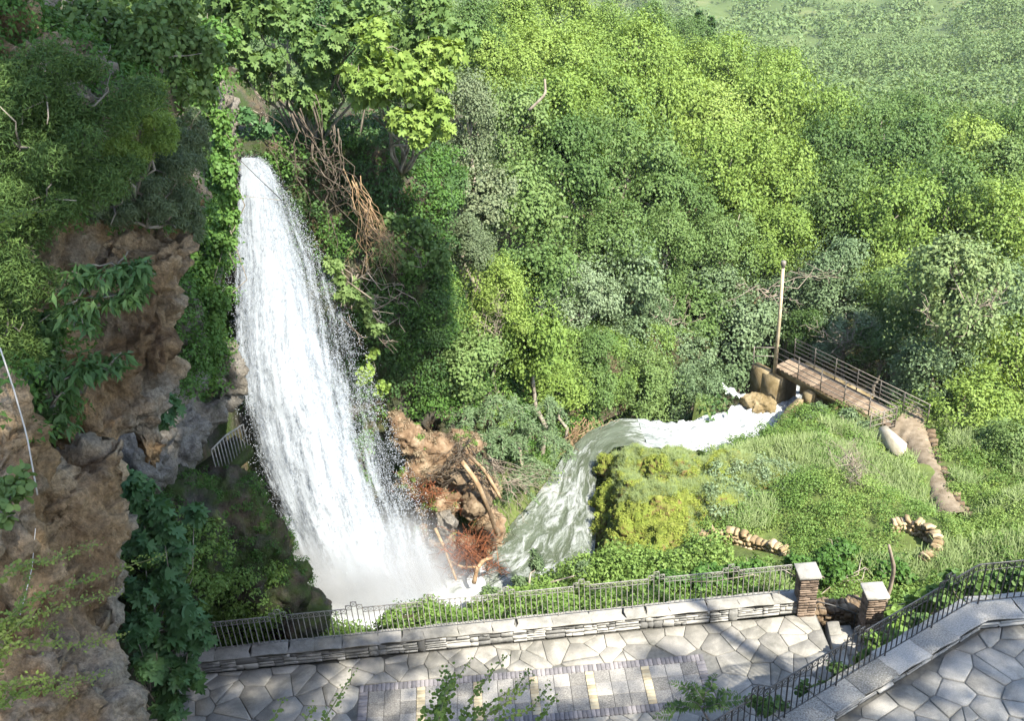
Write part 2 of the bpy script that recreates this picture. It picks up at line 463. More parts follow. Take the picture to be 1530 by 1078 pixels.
_fv = np.array([[x, y, .10 * abs(x) - .12 * y * y] for x, y in _fg] + [[-x, y, .10 * abs(x) - .12 * y * y] for x, y in _fg[1:-1]])
T_FIG = (_fv, np.array([[0, 1, 2, 3], [0, 3, 4, 7], [4, 5, 6, 7], [0, 7, 8, 9],
                        [0, 12, 11, 10], [0, 16, 13, 12], [16, 15, 14, 13], [0, 9, 17, 16]]))
def leaves(buf, pos, nrm, size, tmpl, g, down=.35, jitter=.6, along=None):
    n = len(pos)
    if n == 0: return buf
    Nn = norm(nrm + g.normal(size=(n, 3)) * jitter)
    d = g.normal(size=(n, 3)) + np.array([0, 0, -1.0]) * down * 3
    if along is not None: d = along + g.normal(size=(n, 3)) * .35
    Yd = norm(d - (d * Nn).sum(1, keepdims=True) * Nn)
    Xd = np.cross(Yd, Nn)
    s = np.broadcast_to(np.asarray(size, float), (n,))[:, None, None]
    tv, tf = tmpl
    V = pos[:, None] + s * (tv[None, :, 0:1] * Xd[:, None] + tv[None, :, 1:2] * Yd[:, None] + tv[None, :, 2:3] * Nn[:, None])
    k = len(tv)
    Fc = (tf[None] + (np.arange(n) * k)[:, None, None]).reshape(-1, tf.shape[1])
    return buf.add(V.reshape(-1, 3), Fc)
def sphere_pts(g, n): return norm(g.normal(size=(n, 3)))
def clump_leaves(buf, c, r, nleaf, size, tmpl, g, up=.5, fill=.35, down=.35, jitter=.6, holes=0):
    """leaf cloud round each clump centre c (k,3) with radii r (k,3)"""
    c = np.asarray(c, float); r = np.asarray(r, float)
    if r.ndim == 1: r = np.repeat(r[:, None], 3, 1)
    vol = (r.prod(1)) ** (2 / 3)
    idx = g.choice(len(c), nleaf, p=vol / vol.sum())
    d = norm(sphere_pts(g, nleaf) + np.array([0, 0, up * .6]))
    rad = 1 - fill * g.random((nleaf, 1)) ** 1.3
    rad *= 1 + .22 * g.normal(size=(nleaf, 1)) * (g.random((nleaf, 1)) < .3)
    pos = c[idx] + d * rad * r[idx]
    nn = norm(d + np.array([0, 0, up]))
    sz = size * (.65 + .7 * g.random(nleaf))
    if holes:
        kp = noise3(pos * holes + g.random(3) * 50) > -.13
        pos, nn, sz = pos[kp], nn[kp], sz[kp]
    return leaves(buf, pos, nn, sz, tmpl, g, down, jitter)
def crown_mesh(name, seed, nleaf, size, tmpl=T_LEAF, k=26, shape=(1, 1, .8), spread=.72, cr=(.22, .4), mat=None, up=.6, jit=.6):
    g = np.random.default_rng(seed)
    d = norm(sphere_pts(g, k) + np.array([0, 0, .25]))
    c = d * (spread * g.random((k, 1)) ** .45) * np.array(shape)
    r = g.uniform(cr[0], cr[1], k)
    b = Buf()
    clump_leaves(b, c, np.stack([r, r, r * .85], 1), nleaf, size, tmpl, g, up, jitter=jit, holes=2.3)
    # loose sprays that break the outline
    ns = nleaf // 12
    d = norm(sphere_pts(g, ns) + np.array([0, 0, .3]))
    leaves(b, d * np.array(shape) * (.85 + .3 * g.random((ns, 1))) , d, size * .9, tmpl, g)
    m = b.mesh(name)
    if mat: m.materials.append(M[mat])
    return m, c
def branch_pts(a, b, g, n=6, wob=.08, sag=0.0):
    a = np.asarray(a, float); b = np.asarray(b, float)
    t = np.linspace(0, 1, n)[:, None]
    L = np.linalg.norm(b - a)
    p = a + (b - a) * t + g.normal(size=(n, 3)) * wob * L * np.sin(np.pi * t)
    p[:, 2] -= sag * L * np.sin(np.pi * t[:, 0])
    return p

# ================================================================== THE GROUND
STREAM = [  # left bank, right bank (picture), water level
    ((640, 905), (700, 925), -3.0), ((690, 868), (770, 912), -3.0), ((742, 818), (872, 862), -3.0), ((765, 782), (888, 825), -3.0),
    ((796, 748), (893, 775), -3.02), ((826, 708), (890, 724), -3.06), ((846, 676), (894, 692), -3.12),
    ((880, 646), (918, 668), -3.2), ((920, 628), (950, 664), -3.3), ((952, 626), (968, 668), -3.5),
    ((1005, 632), (1045, 676), -4.1), ((1085, 615), (1135, 668), -4.5), ((1112, 597), (1172, 628), -4.8), ((1150, 578), (1205, 598), -5.1), ((1185, 560), (1250, 580), -5.5)]
SL = np.array([atz(*a, z) for a, b, z in STREAM]); SR = np.array([atz(*b, z) for a, b, z in STREAM])
def resample(P, n):
    P = np.asarray(P, float)
    s = np.concatenate([[0], np.cumsum(np.linalg.norm(np.diff(P, axis=0), axis=1))])
    t = np.linspace(0, s[-1], n)
    return np.stack([np.interp(t, s, P[:, k]) for k in range(P.shape[1])], 1)
_sc = resample(np.concatenate([(SL + SR) / 2, (np.linalg.norm(SR - SL, axis=1) / 2)[:, None]], 1), 120)
CTRL = np.array([
    # viewing terrace, plaza and the bed behind its wall
    (-40, -10, 16), (0, -4, 16), (25, -10, 12), (-20, 5, 15), (20, 2, 5), (8, 5, 4.2), (0, 4, 4), (4, 3, 4.5),
    (-6, 12, -.4), (0, 12, -.4), (6, 12, -.4), (-7, 16, -.4), (0, 16, -.4), (5, 16, -.4), (-3.5, 14, -.4), (3, 14, -.4), (-8, 17.6, -.4), (-4, 17.6, -.4), (0, 17.6, -.4), (4, 17.6, -.4), (7, 17.3, -.5),
    (9.5, 15.5, -.9), (12, 13, -.4), (10, 10, -.3), (14, 16, -.4), (18, 12, .5), (25, 20, 0),
    (-6, 19, -.5), (-3, 19, -.4), (0, 19, -.4), (3, 19, -.4), (6, 19, -.5), (-6, 20.6, -2.4), (-3.5, 20.6, -2.8), (-1, 20.6, -2.0), (1.5, 21, -2.2), (3, 20.6, -1.5), (5, 20.6, -1.2),
    (7.5, 20, -1.1), (9.5, 19.5, -1.2), (11, 18.5, -.9), (14, 19, -.3),
    # pool and stream right bank, mound base, green slope
    (-5, 23, -4), (-3, 23.5, -4), (3.5, 24, -2.2), (4, 26.5, -2.6), (5, 29, -3.4), (7, 23, -1.6), (6.5, 26, -2.2), (8, 28, -2.9), (7.5, 30, -3.9),
    (10, 24, -1.3), (11, 21.5, -1.2), (10, 27.5, -2.5), (12, 26, -2.6), (11.5, 29.5, -3.2), (12.5, 31, -3.8), (13.2, 24.5, -2.5), (14, 29.5, -3.65), (14.6, 30.5, -3.65), (15.5, 27, -2.9), (16.5, 31.5, -3.6), (15, 22, -1.2), (19, 26, -2), (20, 31, -3.5),
    # beyond the bridge and the far bank
    (13, 36.5, -5.8), (14, 34, -5.2), (11, 38, -5), (8.5, 36.5, -3.6), (6, 35, -2), (5, 33.2, -2.4), (3.4, 32.8, -1.6), (9, 39, -3.6), (17, 38, -5), (22, 37, -5), (28, 38, -6),
    (-1, 26.5, -.5), (0, 29, .8), (1, 32, .6), (3, 35, .4), (-6, 27.5, 9.6), (-9, 27, 10.5), (-3, 29, 7.2), (0, 33, 3.6), (3, 38, 1.6), (5, 41, -.5), (10, 45, -4.2), (-14, 26, 11), (-12, 40, 14), (-3, 42, 5), (2, 47, 2.6),
    (-20, 16, 14), (-12, 18, 12), (-10.5, 21, 11), (-9.5, 12, 11), (-9, 6, 14),
    (18, 48, -7), (28, 46, -9), (38, 50, -11), (8, 55, -3.5), (20, 58, -9), (35, 62, -13), (-2, 60, 2), (5, 72, -5), (15, 75, -9), (30, 85, -17), (55, 80, -18), (0, 95, -12), (10, 110, -16), (40, 110, -24),
    (70, 120, -26), (20, 150, -31), (60, 160, -33), (-10, 140, -22), (-40, 80, 8), (-60, 160, -12), (0, 220, -43), (80, 220, -42), (150, 200, -36), (0, 300, -54), (100, 300, -52), (200, 320, -48), (-100, 320, -50),
    (0, 420, -68), (150, 420, -64), (280, 430, -56), (0, 600, -78), (200, 600, -76), (400, 600, -64), (0, 900, -82), (300, 900, -82), (-300, 900, -82), (700, 900, -70), (0, 1500, -82), (900, 1500, -80), (-900, 1500, -80), (-300, 400, -50), (500, 300, -30), (-200, 0, 14), (120, -20, 5), (120, 60, -18)], float)
ROWS = [
    ('small', 'along the far bank right behind the stream', [(745, 445, 55, 'y', 29.6), (795, 525, 62, 'y', 30), (838, 590, 48, 'y', 31), (885, 600, 42, 'g', 33), (960, 585, 58, 'g', 34.6), (1035, 598, 55, 's', 35.4), (1015, 545, 50, 's', 37.4), (1085, 545, 52, 's', 38.8), (870, 535, 50, 'g', 34.5), (945, 525, 50, 's', 36.8), (1105, 490, 55, 's', 40), (1035, 480, 55, 'g', 40)]),
    ('bushy', 'in the second row above the stream bank', [(640, 470, 55, 'd', 28), (690, 540, 60, 'g', 28), (800, 410, 65, 'g', 33.5), (870, 455, 65, 's', 36.5), (930, 425, 62, 's', 38.5), (965, 478, 48, 's', 39), (905, 365, 68, 'g', 39.5), (1000, 390, 66, 'g', 41.5), (1080, 385, 66, 'g', 43), (1072, 440, 55, 's', 42), (1150, 375, 62, 'y', 44), (1180, 450, 58, 's', 42.5), (1240, 425, 62, 's', 42), (1215, 505, 45, 'g', 40), (1265, 500, 48, 's', 38.5), (1312, 440, 58, 'y', 41), (1320, 520, 45, 'g', 37)]),
    ('broad', 'in the middle of the wood', [(715, 300, 58, 'o', 33), (690, 380, 50, 'o', 30), (785, 310, 66, 'g', 38), (855, 275, 76, 'g', 42), (935, 255, 78, 'g', 46), (1005, 305, 66, 'g', 46), (1085, 275, 76, 'y', 48.5), (1155, 295, 70, 'y', 48.5), (1232, 325, 76, 'g', 47.5), (1322, 345, 84, 'y', 45.5), (1412, 330, 78, 'g', 47.5), (1495, 355, 80, 'y', 44.5), (1250, 262, 70, 'g', 54), (1340, 258, 78, 'g', 54), (1430, 258, 76, 'y', 54), (1512, 285, 70, 'g', 50.5)]),
    ('tall', 'in the upper part of the wood', [(700, 190, 60, 'o', 36), (762, 190, 62, 'g', 43), (830, 180, 76, 'y', 48.5), (910, 180, 78, 'y', 53), (990, 190, 76, 'y', 55), (1070, 190, 76, 'y', 57), (1150, 190, 76, 'y', 59), (1230, 195, 62, 'y', 62), (1292, 208, 58, 'g', 62), (1372, 200, 60, 'g', 64), (1450, 205, 58, 'g', 62), (1522, 225, 58, 'g', 58)]),
    ('rounded', 'on the skyline ridge of the near wood', [(738, 105, 62, 'y', 51), (810, 98, 68, 'y', 57), (880, 98, 68, 'y', 63), (950, 108, 66, 'y', 65), (1020, 118, 60, 'y', 67), (1090, 122, 58, 'y', 69), (1155, 132, 50, 'y', 71), (700, 45, 55, 'g', 52), (762, 45, 58, 'y', 61), (832, 40, 56, 'y', 71), (900, 52, 48, 'y', 77), (968, 68, 44, 'g', 84), (1030, 72, 36, 'g', 88), (640, 40, 55, 'g', 46), (560, 20, 60, 'g', 42), (480, 20, 60, 'd', 40), (400, 15, 60, 'd', 38), (520, 95, 60, 'd', 35), (470, 70, 55, 'd', 33), (580, 130, 50, 'g', 37)]),
]
# the wood stands on ground that lies below its crowns
_wood = []
for _, _, L in ROWS:
    for x, y, rp, k_, Y in L:
        c = aty(x, y, Y); r = rp * 1.04 * ((c - CAM) @ _f) / FPX
        if Y > 29: _wood.append((c[0], c[1], c[2] - r * 1.25 - (.5 if Y < 40 else 1.5)))
_wood = np.array(_wood)
def ground_z(x, y, carve=True):
    x = np.atleast_1d(np.asarray(x, float)); y = np.atleast_1d(np.asarray(y, float))
    out = np.empty(len(x))
    for s in range(0, len(x), 4000):
        X, Y = x[s:s + 4000, None], y[s:s + 4000, None]
        d2 = (X - CTRL[:, 0]) ** 2 + (Y - CTRL[:, 1]) ** 2 + .08
        wgt = d2 ** -1.9
        out[s:s + 4000] = (wgt * CTRL[:, 2]).sum(1) / wgt.sum(1)
    for s in range(0, len(x), 4000):
        X, Y = x[s:s + 4000, None], y[s:s + 4000, None]
        d2 = (X - _wood[:, 0]) ** 2 + (Y - _wood[:, 1]) ** 2
        lim = (_wood[:, 2] + .35 * np.maximum(0, np.sqrt(d2) - 1.2) + .02 * d2).min(1)
        lim = lim + np.maximum(0, 36.0 - y[s:s + 4000]) * 1.5 * (x[s:s + 4000] > 7)
        out[s:s + 4000] = np.minimum(out[s:s + 4000], lim)
    if carve:
        for s in range(0, len(x), 4000):
            d = np.hypot(x[s:s + 4000, None] - _sc[:, 0], y[s:s + 4000, None] - _sc[:, 1])
            k = d.argmin(1); dm = d[np.arange(len(k)), k]
            lim = _sc[k, 2] - .45 + np.maximum(0, dm - _sc[k, 3] * .93) * 2.0
            out[s:s + 4000] = np.where(dm < _sc[k, 3] + 3, np.minimum(out[s:s + 4000], lim), out[s:s + 4000])
        pd = np.hypot((x + 4.3) / 2.9, (y - 23.2) / 1.7)
        out = np.where(pd < 1.5, np.minimum(out, -3.7 + np.maximum(0, pd - .95) * 4), out)
    return out
gx = np.concatenate([-900 * np.linspace(1, 0, 14)[:-1] ** 2.2 - 30, np.linspace(-30, -14, 17)[:-1], np.arange(-14, 22, .4), np.linspace(22, 60, 26)[1:], 60 + 900 * np.linspace(0, 1, 18)[1:] ** 2.2])
gy = np.concatenate([np.linspace(-60, 2, 16)[:-1], np.linspace(2, 14, 14)[:-1], np.arange(14, 42, .4), np.linspace(42, 120, 42)[1:], 120 + 1400 * np.linspace(0, 1, 40)[1:] ** 1.6])
GX, GY = np.meshgrid(gx, gy)
gz = ground_z(GX.ravel(), GY.ravel())
gz += np.where((GX.ravel() > -9) & (GX.ravel() < 8) & (GY.ravel() < 20) & (GY.ravel() > 5), 0, .12) * fbm(np.stack([GX.ravel() * .8, GY.ravel() * .8, 0 * gz], 1), 3)
ny, nx = GX.shape
ii = np.arange(ny * nx).reshape(ny, nx)
gf = np.stack([ii[:-1, :-1], ii[:-1, 1:], ii[1:, 1:], ii[1:, :-1]], -1).reshape(-1, 4)
b = Buf().add(np.stack([GX.ravel(), GY.ravel(), gz], 1), gf)
gm = b.mesh('ground'); gm.materials.append(M['slopesoil']); gm.materials.append(M['farground'])
cyy = GY[:-1, :-1].ravel()
cxx = GX[:-1, :-1].ravel()
gm.materials.append(M['greenground'])
gm.polygons.foreach_set('material_index', np.where(cyy > 90, 1, np.where((cxx > -1) & (cxx < 30) & (cyy > 18.6) & (cyy < 33.5), 2, 0)).astype(np.int32))  # soil under the wood left dark, painting in the shade between trees
ground = obj('ground', gm, None, None, True, kind='structure')

def grid_mesh(P, uv=None):
    """P (n,m,3) -> mesh"""
    n, m = P.shape[:2]
    i = np.arange(n * m).reshape(n, m)
    f = np.stack([i[:-1, :-1], i[:-1, 1:], i[1:, 1:], i[1:, :-1]], -1).reshape(-1, 4)
    me = Buf().add(P.reshape(-1, 3), f).mesh('sheet')
    if uv is not None: flow_attr(me, uv.reshape(-1, 3))
    return me
def mesh_np(me):
    n = len(me.vertices)
    v = np.empty(n * 3, np.float32); me.vertices.foreach_get('co', v)
    nn = np.empty(n * 3, np.float32); me.vertex_normals.foreach_get('vector', nn)
    return v.reshape(-1, 3).astype(float), nn.reshape(-1, 3).astype(float)
def displace(me, fn):
    v, nn = mesh_np(me)
    v = v + fn(v, nn)
    me.vertices.foreach_set('co', v.astype(np.float32).ravel()); me.update()
def sample(me, n, g, mask=None):
    """random points on a mesh (area weighted) with normals"""
    me.calc_loop_triangles()
    t = np.empty(len(me.loop_triangles) * 3, np.int32); me.loop_triangles.foreach_get('vertices', t)
    t = t.reshape(-1, 3); v, nn = mesh_np(me)
    a, b_, c = v[t[:, 0]], v[t[:, 1]], v[t[:, 2]]
    ar = np.linalg.norm(np.cross(b_ - a, c - a), axis=1)
    if mask is not None: ar = ar * mask((a + b_ + c) / 3)
    k = g.choice(len(t), n, p=ar / ar.sum())
    r1 = np.sqrt(g.random((n, 1))); r2 = g.random((n, 1))
    p = a[k] * (1 - r1) + b_[k] * r1 * (1 - r2) + c[k] * r1 * r2
    return p, norm(np.cross(b_[k] - a[k], c[k] - a[k]))
def blob_mesh(blobs, voxel, name='rock', amp=.12, freq=1.4, crack=.0, squash=None, seed=0, fine=.03):
    """lumps fused into one rock surface and roughened"""
    bm = bmesh.new()
    for c, r in blobs:
        r = np.broadcast_to(np.asarray(r, float), (3,))
        bmesh.ops.create_icosphere(bm, subdivisions=3, radius=1, matrix=Matrix.Translation([float(q) for q in c]) @ Matrix.Diagonal((*[float(q) for q in r], 1)))
    me = bpy.data.meshes.new(name); bm.to_mesh(me); bm.free()
    o = bpy.data.objects.new('tmp', me); COL.objects.link(o)
    md = o.modifiers.new('r', 'REMESH'); md.mode = 'VOXEL'; md.voxel_size = voxel
    dg = bpy.context.evaluated_depsgraph_get()
    m2 = bpy.data.meshes.new_from_object(o.evaluated_get(dg))
    bpy.data.objects.remove(o); bpy.data.meshes.remove(me)
    m2.name = name
    def fn(v, nn):
        s = np.array([1, 1, .6])
        wv = v + .25 * np.stack([noise3(v * 1.7 + 3), noise3(v * 1.7 + 13), noise3(v * 1.7 + 23)], 1)
        d = amp * .8 * fbm(wv * freq * s + seed, 4, 2.15, .5) + amp * .55 * (ridged(wv * freq * 1.1 + 5 + seed, 4) - 1.1)
        if crack:
            d = d - crack * np.clip(1 - np.abs(noise3(wv * freq * .9 * s + 40 + seed)) * 7, 0, 1)
            d = d - crack * .55 * np.clip(1 - np.abs(noise3(wv * freq * np.array([.8, .8, 2.4]) + 70 + seed)) * 6, 0, 1)
            d = d - crack * .3 * np.clip(1 - np.abs(noise3(wv * freq * 3.1 + 90 + seed)) * 5, 0, 1)
        return nn * d[:, None]
    def fn2(v, nn):
        return nn * (fine * (ridged(v * 5.5 + seed, 3) - 1) + fine * .6 * fbm(v * 13 + seed, 2))[:, None]
    displace(m2, fn)
    m2.update()
    displace(m2, fn2)
    return m2

def inpx(c, rects):
    """points whose picture place lies in one of the boxes"""
    x, y, _ = topx(c)
    k = np.zeros(len(c), bool)
    for x0, y0, x1, y1 in rects: k |= (x > x0) & (x < x1) & (y > y0) & (y < y1)
    return k

# ------------------------------------------------------------------ cliff that carries the fall, running on as the far bank
plan = resample(np.array([(-15, 19.5, 11.5, .1), (-10.5, 21.5, 11, .1), (-9, 24.6, 10.4, .06), (-7.3, 25.6, 10.0, .05), (-5.8, 25.8, 10.0, .06), (-4.2, 25.6, 9.6, .14), (-2.4, 25.2, 7.0, .3), (-.9, 25.4, 3.0, .5),
                          (.1, 27.2, 1.2, .5), (1.0, 29.8, .4, .4), (2.2, 32.0, -.4, .4), (4.2, 33.6, -1.4, .5), (6.5, 36.2, -2.6, .6), (8.8, 38, -3.8, .8)]), 200)
nv = 90
tv = np.linspace(0, 1, nv)
tan = norm(np.gradient(plan[:, :2], axis=0)); back = np.stack([-tan[:, 1], tan[:, 0]], 1)
CP = np.zeros((nv, 200, 3))
for i, t in enumerate(tv):
    z = -4.2 + (plan[:, 2] + 4.2) * t
    off = (z + 4.2) * plan[:, 3]
    CP[i, :, 0] = plan[:, 0] + back[:, 0] * off; CP[i, :, 1] = plan[:, 1] + back[:, 1] * off; CP[i, :, 2] = z
cap_ = CP[-1].copy(); cap_[:, :2] += back * 3.0; cap_[:, 2] -= .2
CP = np.concatenate([CP, cap_[None]])
cm = grid_mesh(CP)
displace(cm, lambda v, nn: nn * (.45 * fbm(v * .5, 5) + .12 * (ridged(v * 1.3, 3) - 1))[:, None])
cm.materials.append(M['slopesoil'])
cliff_back = obj('waterfall_cliff', cm, None, None, True, kind='structure')

# ------------------------------------------------------------------ cliff on the left, close to the viewpoint
def B(x, y, d, r): return (atd(x, y, d), r)
left = [B(262, 385, 13.2, (.3, .5, .3)), B(245, 445, 13.1, (.35, .6, .55)), B(232, 520, 13.1, (.33, .6, .6)), B(205, 600, 13.1, (.4, .55, .55)), B(222, 655, 13.2, (.16, .3, .4)), B(170, 470, 13.2, (.6, .7, .8)),
        B(150, 560, 13.1, (.6, .7, .8)), B(205, 395, 13.5, (.6, .7, .5)), B(150, 400, 13.8, (.8, .8, .9)), B(100, 330, 14.2, (1.1, 1, 1.1)), B(50, 210, 14, (1.4, 1, 1.3)), B(200, 300, 14.6, (.8, .8, .8)),
        B(150, 160, 15, (1.1, 1, 1.0)), B(0, 350, 13, (1.1, 1, 1.3)), B(50, 470, 13.2, (.9, .8, .9)), B(250, 300, 15, (.6, .6, .7)), B(60, 600, 13, (.8, .6, .9)),
        B(112, 712, 11.6, (.5, .5, .42)), B(168, 678, 11.5, (.2, .35, .16)), B(70, 770, 11.4, (.55, .5, .6)), B(128, 800, 11.6, (.48, .5, .5)), B(160, 862, 11.6, (.27, .4, .42)), B(90, 880, 11.4, (.55, .5, .5)),
        B(150, 925, 11.7, (.28, .35, .3)), B(60, 970, 11.1, (.6, .5, .55)), B(118, 1010, 11.1, (.5, .5, .42)), B(168, 1045, 11.2, (.26, .4, .24)), B(80, 1080, 10.9, (.75, .6, .6)), B(0, 900, 11, (.8, .6, .9)), B(0, 1060, 10.6, (.9, .6, .7)),
        B(12, 620, 10.4, (.22, .35, .5)), B(22, 700, 10.4, (.28, .35, .45)), B(30, 775, 10.5, (.28, .35, .4)), B(-20, 800, 10.3, (.5, .5, .8)),
        B(-160, 500, 13.5, (2.2, 1.6, 3.5)), B(-150, 900, 12.4, (1.8, 1.5, 2.5)), B(110, 1250, 11.2, (1.1, .9, 1.6)), B(60, 1550, 12, (1.3, 1, 2.2)), B(20, 1850, 13, (1.6, 1.2, 2.6)), B(-150, 150, 15, (2.2, 1.6, 2)), B(110, 640, 13, (.6, .6, .6))]
lm = blob_mesh(left, .055, 'left_cliff', .2, 1.15, .24, seed=3)
obj('left_cliff', lm, 'cliffrock', None, True, kind='structure')

# ------------------------------------------------------------------ wet rock, cave shelf and dark mossy dome left of the fall
wet = [B(330, 770, 25.6, (1.2, 1.2, 1.2)), B(362, 830, 25.8, (1.2, 1.1, 1.2)), B(410, 880, 26.2, (1.0, .9, .9)), B(455, 915, 27, (.8, .8, .55)), B(300, 850, 26.6, (1.3, 1.1, 1.4)), B(300, 915, 27.6, (1.4, .9, 1.0)), B(370, 920, 27.8, (1.2, .9, .8)), B(250, 800, 24.5, (1.4, 1.4, 1.8)),
       B(420, 930, 28, (1.3, .9, .6))]
wm = blob_mesh(wet, .075, 'wet_mossy_rock', .22, 1.1, .1, seed=11)
obj('wet_mossy_rock', wm, 'wetrock', None, True, kind='structure')
gr = [B(280, 640, 24.6, (.55, .6, .6)), B(255, 680, 24.2, (.7, .7, .5)), B(310, 625, 25.2, (.35, .5, .4)), B(230, 620, 23.6, (.8, .9, 1.2)), B(250, 500, 24.4, (.9, 1, 2.2)), B(290, 420, 25, (.5, .9, 1.6)), B(300, 300, 25.5, (.7, 1, 1.6)), B(180, 700, 23.5, (1.2, 1, 1.2)), B(300, 180, 26.5, (1, 1, 1.2)), B(330, 560, 27.2, (.6, .7, 1.0))]
grm = blob_mesh(gr, .075, 'grey_rock_face', .2, 1.2, .2, seed=21)
obj('grey_rock_face', grm, 'greyrock', None, True, kind='structure')
# path behind the fall
pp = [(285, 712, 25.4), (318, 690, 25.9), (345, 665, 26.4), (358, 655, 26.6)]
PL = np.array([atd(x - 10, y - 14, d + .25) for x, y, d in pp]); PR = np.array([atd(x + 22, y + 24, d - .2) for x, y, d in pp])
PL[:, 2] = PR[:, 2] = (PL[:, 2] + PR[:, 2]) / 2
top = np.stack([resample(PL, 14), resample(PR, 14)], 1)
bb = Buf()
bt = np.concatenate([top, (top - np.array([0, 0, .25]))[:, ::-1]], 1)
i4 = np.arange(14 * 4).reshape(14, 4)
bb.add(bt.reshape(-1, 3), np.array([[i4[i, j], i4[i + 1, j], i4[i + 1, (j + 1) % 4], i4[i, (j + 1) % 4]] for i in range(13) for j in range(4)]))
obj('path_behind_fall', bb, 'wetrock', None, False, kind='structure')

# ------------------------------------------------------------------ mossy tufa mound beside the stream
mound = [(atz(950, 702, -2.5), (.9, .8, .75)), (atz(1010, 708, -2.3), (1.2, 1.0, .85)), (atz(1085, 715, -2.45), (1.5, 1.1, .9)), (atz(945, 750, -2.3), (.6, .9, .95)), (atz(1000, 765, -2.0), (1.2, 1.2, .95)), (atz(1065, 765, -2.0), (1.3, 1.2, .9)),
         (atz(950, 805, -2.4), (.8, .9, .95)), (atz(1005, 822, -2.2), (1.1, .9, .9)), (atz(970, 852, -2.3), (.95, .8, .8)), (atz(918, 845, -3.0), (.5, .7, .8)), (atz(1035, 858, -2.2), (.9, .8, .8)), (atz(912, 700, -2.9), (.5, .6, .6)), (atz(905, 760, -3.1), (.5, .7, .75)), (atz(905, 800, -3.2), (.5, .6, .7)), (atz(930, 725, -2.5), (.5, .6, .7)),
         (atz(1140, 735, -2.65), (1.5, 1.2, .9)), (atz(1000, 880, -2.4), (1.0, .8, .7)), (atz(1090, 792, -2.2), (.9, 1.0, .7)), (atz(965, 780, -2.2), (1.0, 1.2, .9))]
mm = blob_mesh(mound, .08, 'mossy_mound', .17, 1.4, .16, seed=31)
mm.materials.append(M['mossmound']); mm.materials.append(M['tufa'])
_nn = np.empty(len(mm.polygons) * 3, np.float32); mm.polygons.foreach_get('normal', _nn); _nn = _nn.reshape(-1, 3)
_cc = np.empty(len(mm.polygons) * 3, np.float32); mm.polygons.foreach_get('center', _cc); _cc = _cc.reshape(-1, 3)
steep = (_nn[:, 2] + .25 * fbm(_cc * 1.5, 3) < .22)
mm.polygons.foreach_set('material_index', steep.astype(np.int32))
obj('mossy_tufa_mound', mm, None, None, True, kind='structure')

# ------------------------------------------------------------------ eroded bank and boulders right of the fall
bank = [(aty(612, 655, 25.0), (.55, .6, .5)), (aty(650, 672, 25.1), (.7, .6, .5)), (aty(675, 700, 25.0), (.8, .6, .5)), (aty(628, 700, 24.8), (.6, .6, .5)), (aty(660, 745, 24.7), (.8, .7, .55)), (aty(712, 735, 25.0), (.7, .7, .5)), (aty(690, 665, 25.5), (.6, .6, .45)),
        (aty(650, 805, 24.3), (.65, .6, .6)), (aty(700, 825, 24.4), (.7, .6, .5)), (aty(735, 790, 24.8), (.5, .6, .5)), (aty(595, 640, 25.1), (.35, .5, .45)), (aty(610, 720, 24.7), (.4, .5, .6))]
bkm = blob_mesh(bank, .07, 'eroded_bank', .13, 1.5, .07, seed=41, fine=.03)
obj('eroded_bank', bkm, 'tanbank', None, True, kind='structure')
def boulder(p, r, label, seed, mat='boulder'):
    g = np.random.default_rng(seed)
    c = np.asarray(p, float)
    bl = [(c, np.array(r) * .8)] + [(c + g.normal(size=3) * np.array(r) * .38, np.array(r) * g.uniform(.45, .7)) for _ in range(4)]
    me = blob_mesh(bl, .05, 'boulder', .1, 2.2, .08, seed=seed)
    # chisel: flatten against a few planes
    v, nn = mesh_np(me)
    for _ in range(7):
        d = norm(g.normal(size=3)); k = (v - c) @ d; lim = g.uniform(.55, .8) * np.linalg.norm(np.array(r) * d)
        v = v - np.maximum(0, k - lim)[:, None] * d * .85
    me.vertices.foreach_set('co', v.astype(np.float32).ravel()); me.update()
    return tag(obj('boulder', me, mat, None, True), label, 'boulder', 'boulders at the foot of the fall')
boulder(aty(712, 748, 24.3), (.62, .5, .55), 'largest grey-brown boulder below the bare bank, with a split face', 51)
boulder(aty(665, 782, 23.8), (.5, .45, .6), 'dark mossy boulder touching the right edge of the falling water', 52, 'greyrock')
boulder(aty(648, 835, 23.5), (.4, .4, .45), 'green-stained low boulder at the foot of the spray', 53, 'greyrock')
boulder(aty(688, 715, 24.4), (.42, .4, .3), 'rounded brown boulder resting above the largest one', 54)
boulder(aty(735, 800, 24.2), (.35, .4, .4), 'brown boulder at the water edge beside the red roots', 55)
boulder(atz(1135, 602, -4.6), (.9, .5, .35), 'flat brown rock in the rapids near the footbridge pier', 56, 'mossconcrete')

# ================================================================== WATER
def ribbon(L, R, n, m, foam, zfun=None, amp=.05, fr=2.5):
    L = resample(np.concatenate([L, np.asarray(foam, float)[:, None]], 1), n); R = resample(R, n)
    u = np.linspace(0, 1, m)
    P = L[:, None, :3] * (1 - u[None, :, None]) + R[:, None] * u[None, :, None]
    z = (L[:, 2] + R[:, 2]) / 2
    s = np.concatenate([[0], np.cumsum(np.linalg.norm(np.diff((L[:, :3] + R) / 2, axis=0), axis=1))])
    wd = np.linalg.norm(L[:, :3] - R, axis=1)
    P[..., 2] = z[:, None]
    q = P.reshape(-1, 3)
    a = (fbm(q * fr + 3, 4) * amp).reshape(n, m) * (.3 + 6 * np.clip(L[:, 3], 0, .2))[:, None]
    P[..., 2] += a
    uv = np.zeros((n, m, 3)); uv[..., 0] = (u[None] - .5) * wd.mean() ; uv[..., 1] = s[:, None]; uv[..., 2] = L[:, 3][:, None]
    return grid_mesh(P, uv)
foam = [.13, .08, .03, -.01, .05, .07, .01, -.05, -.06, .06, .2, .2, .2, .2, .1]
k = 9
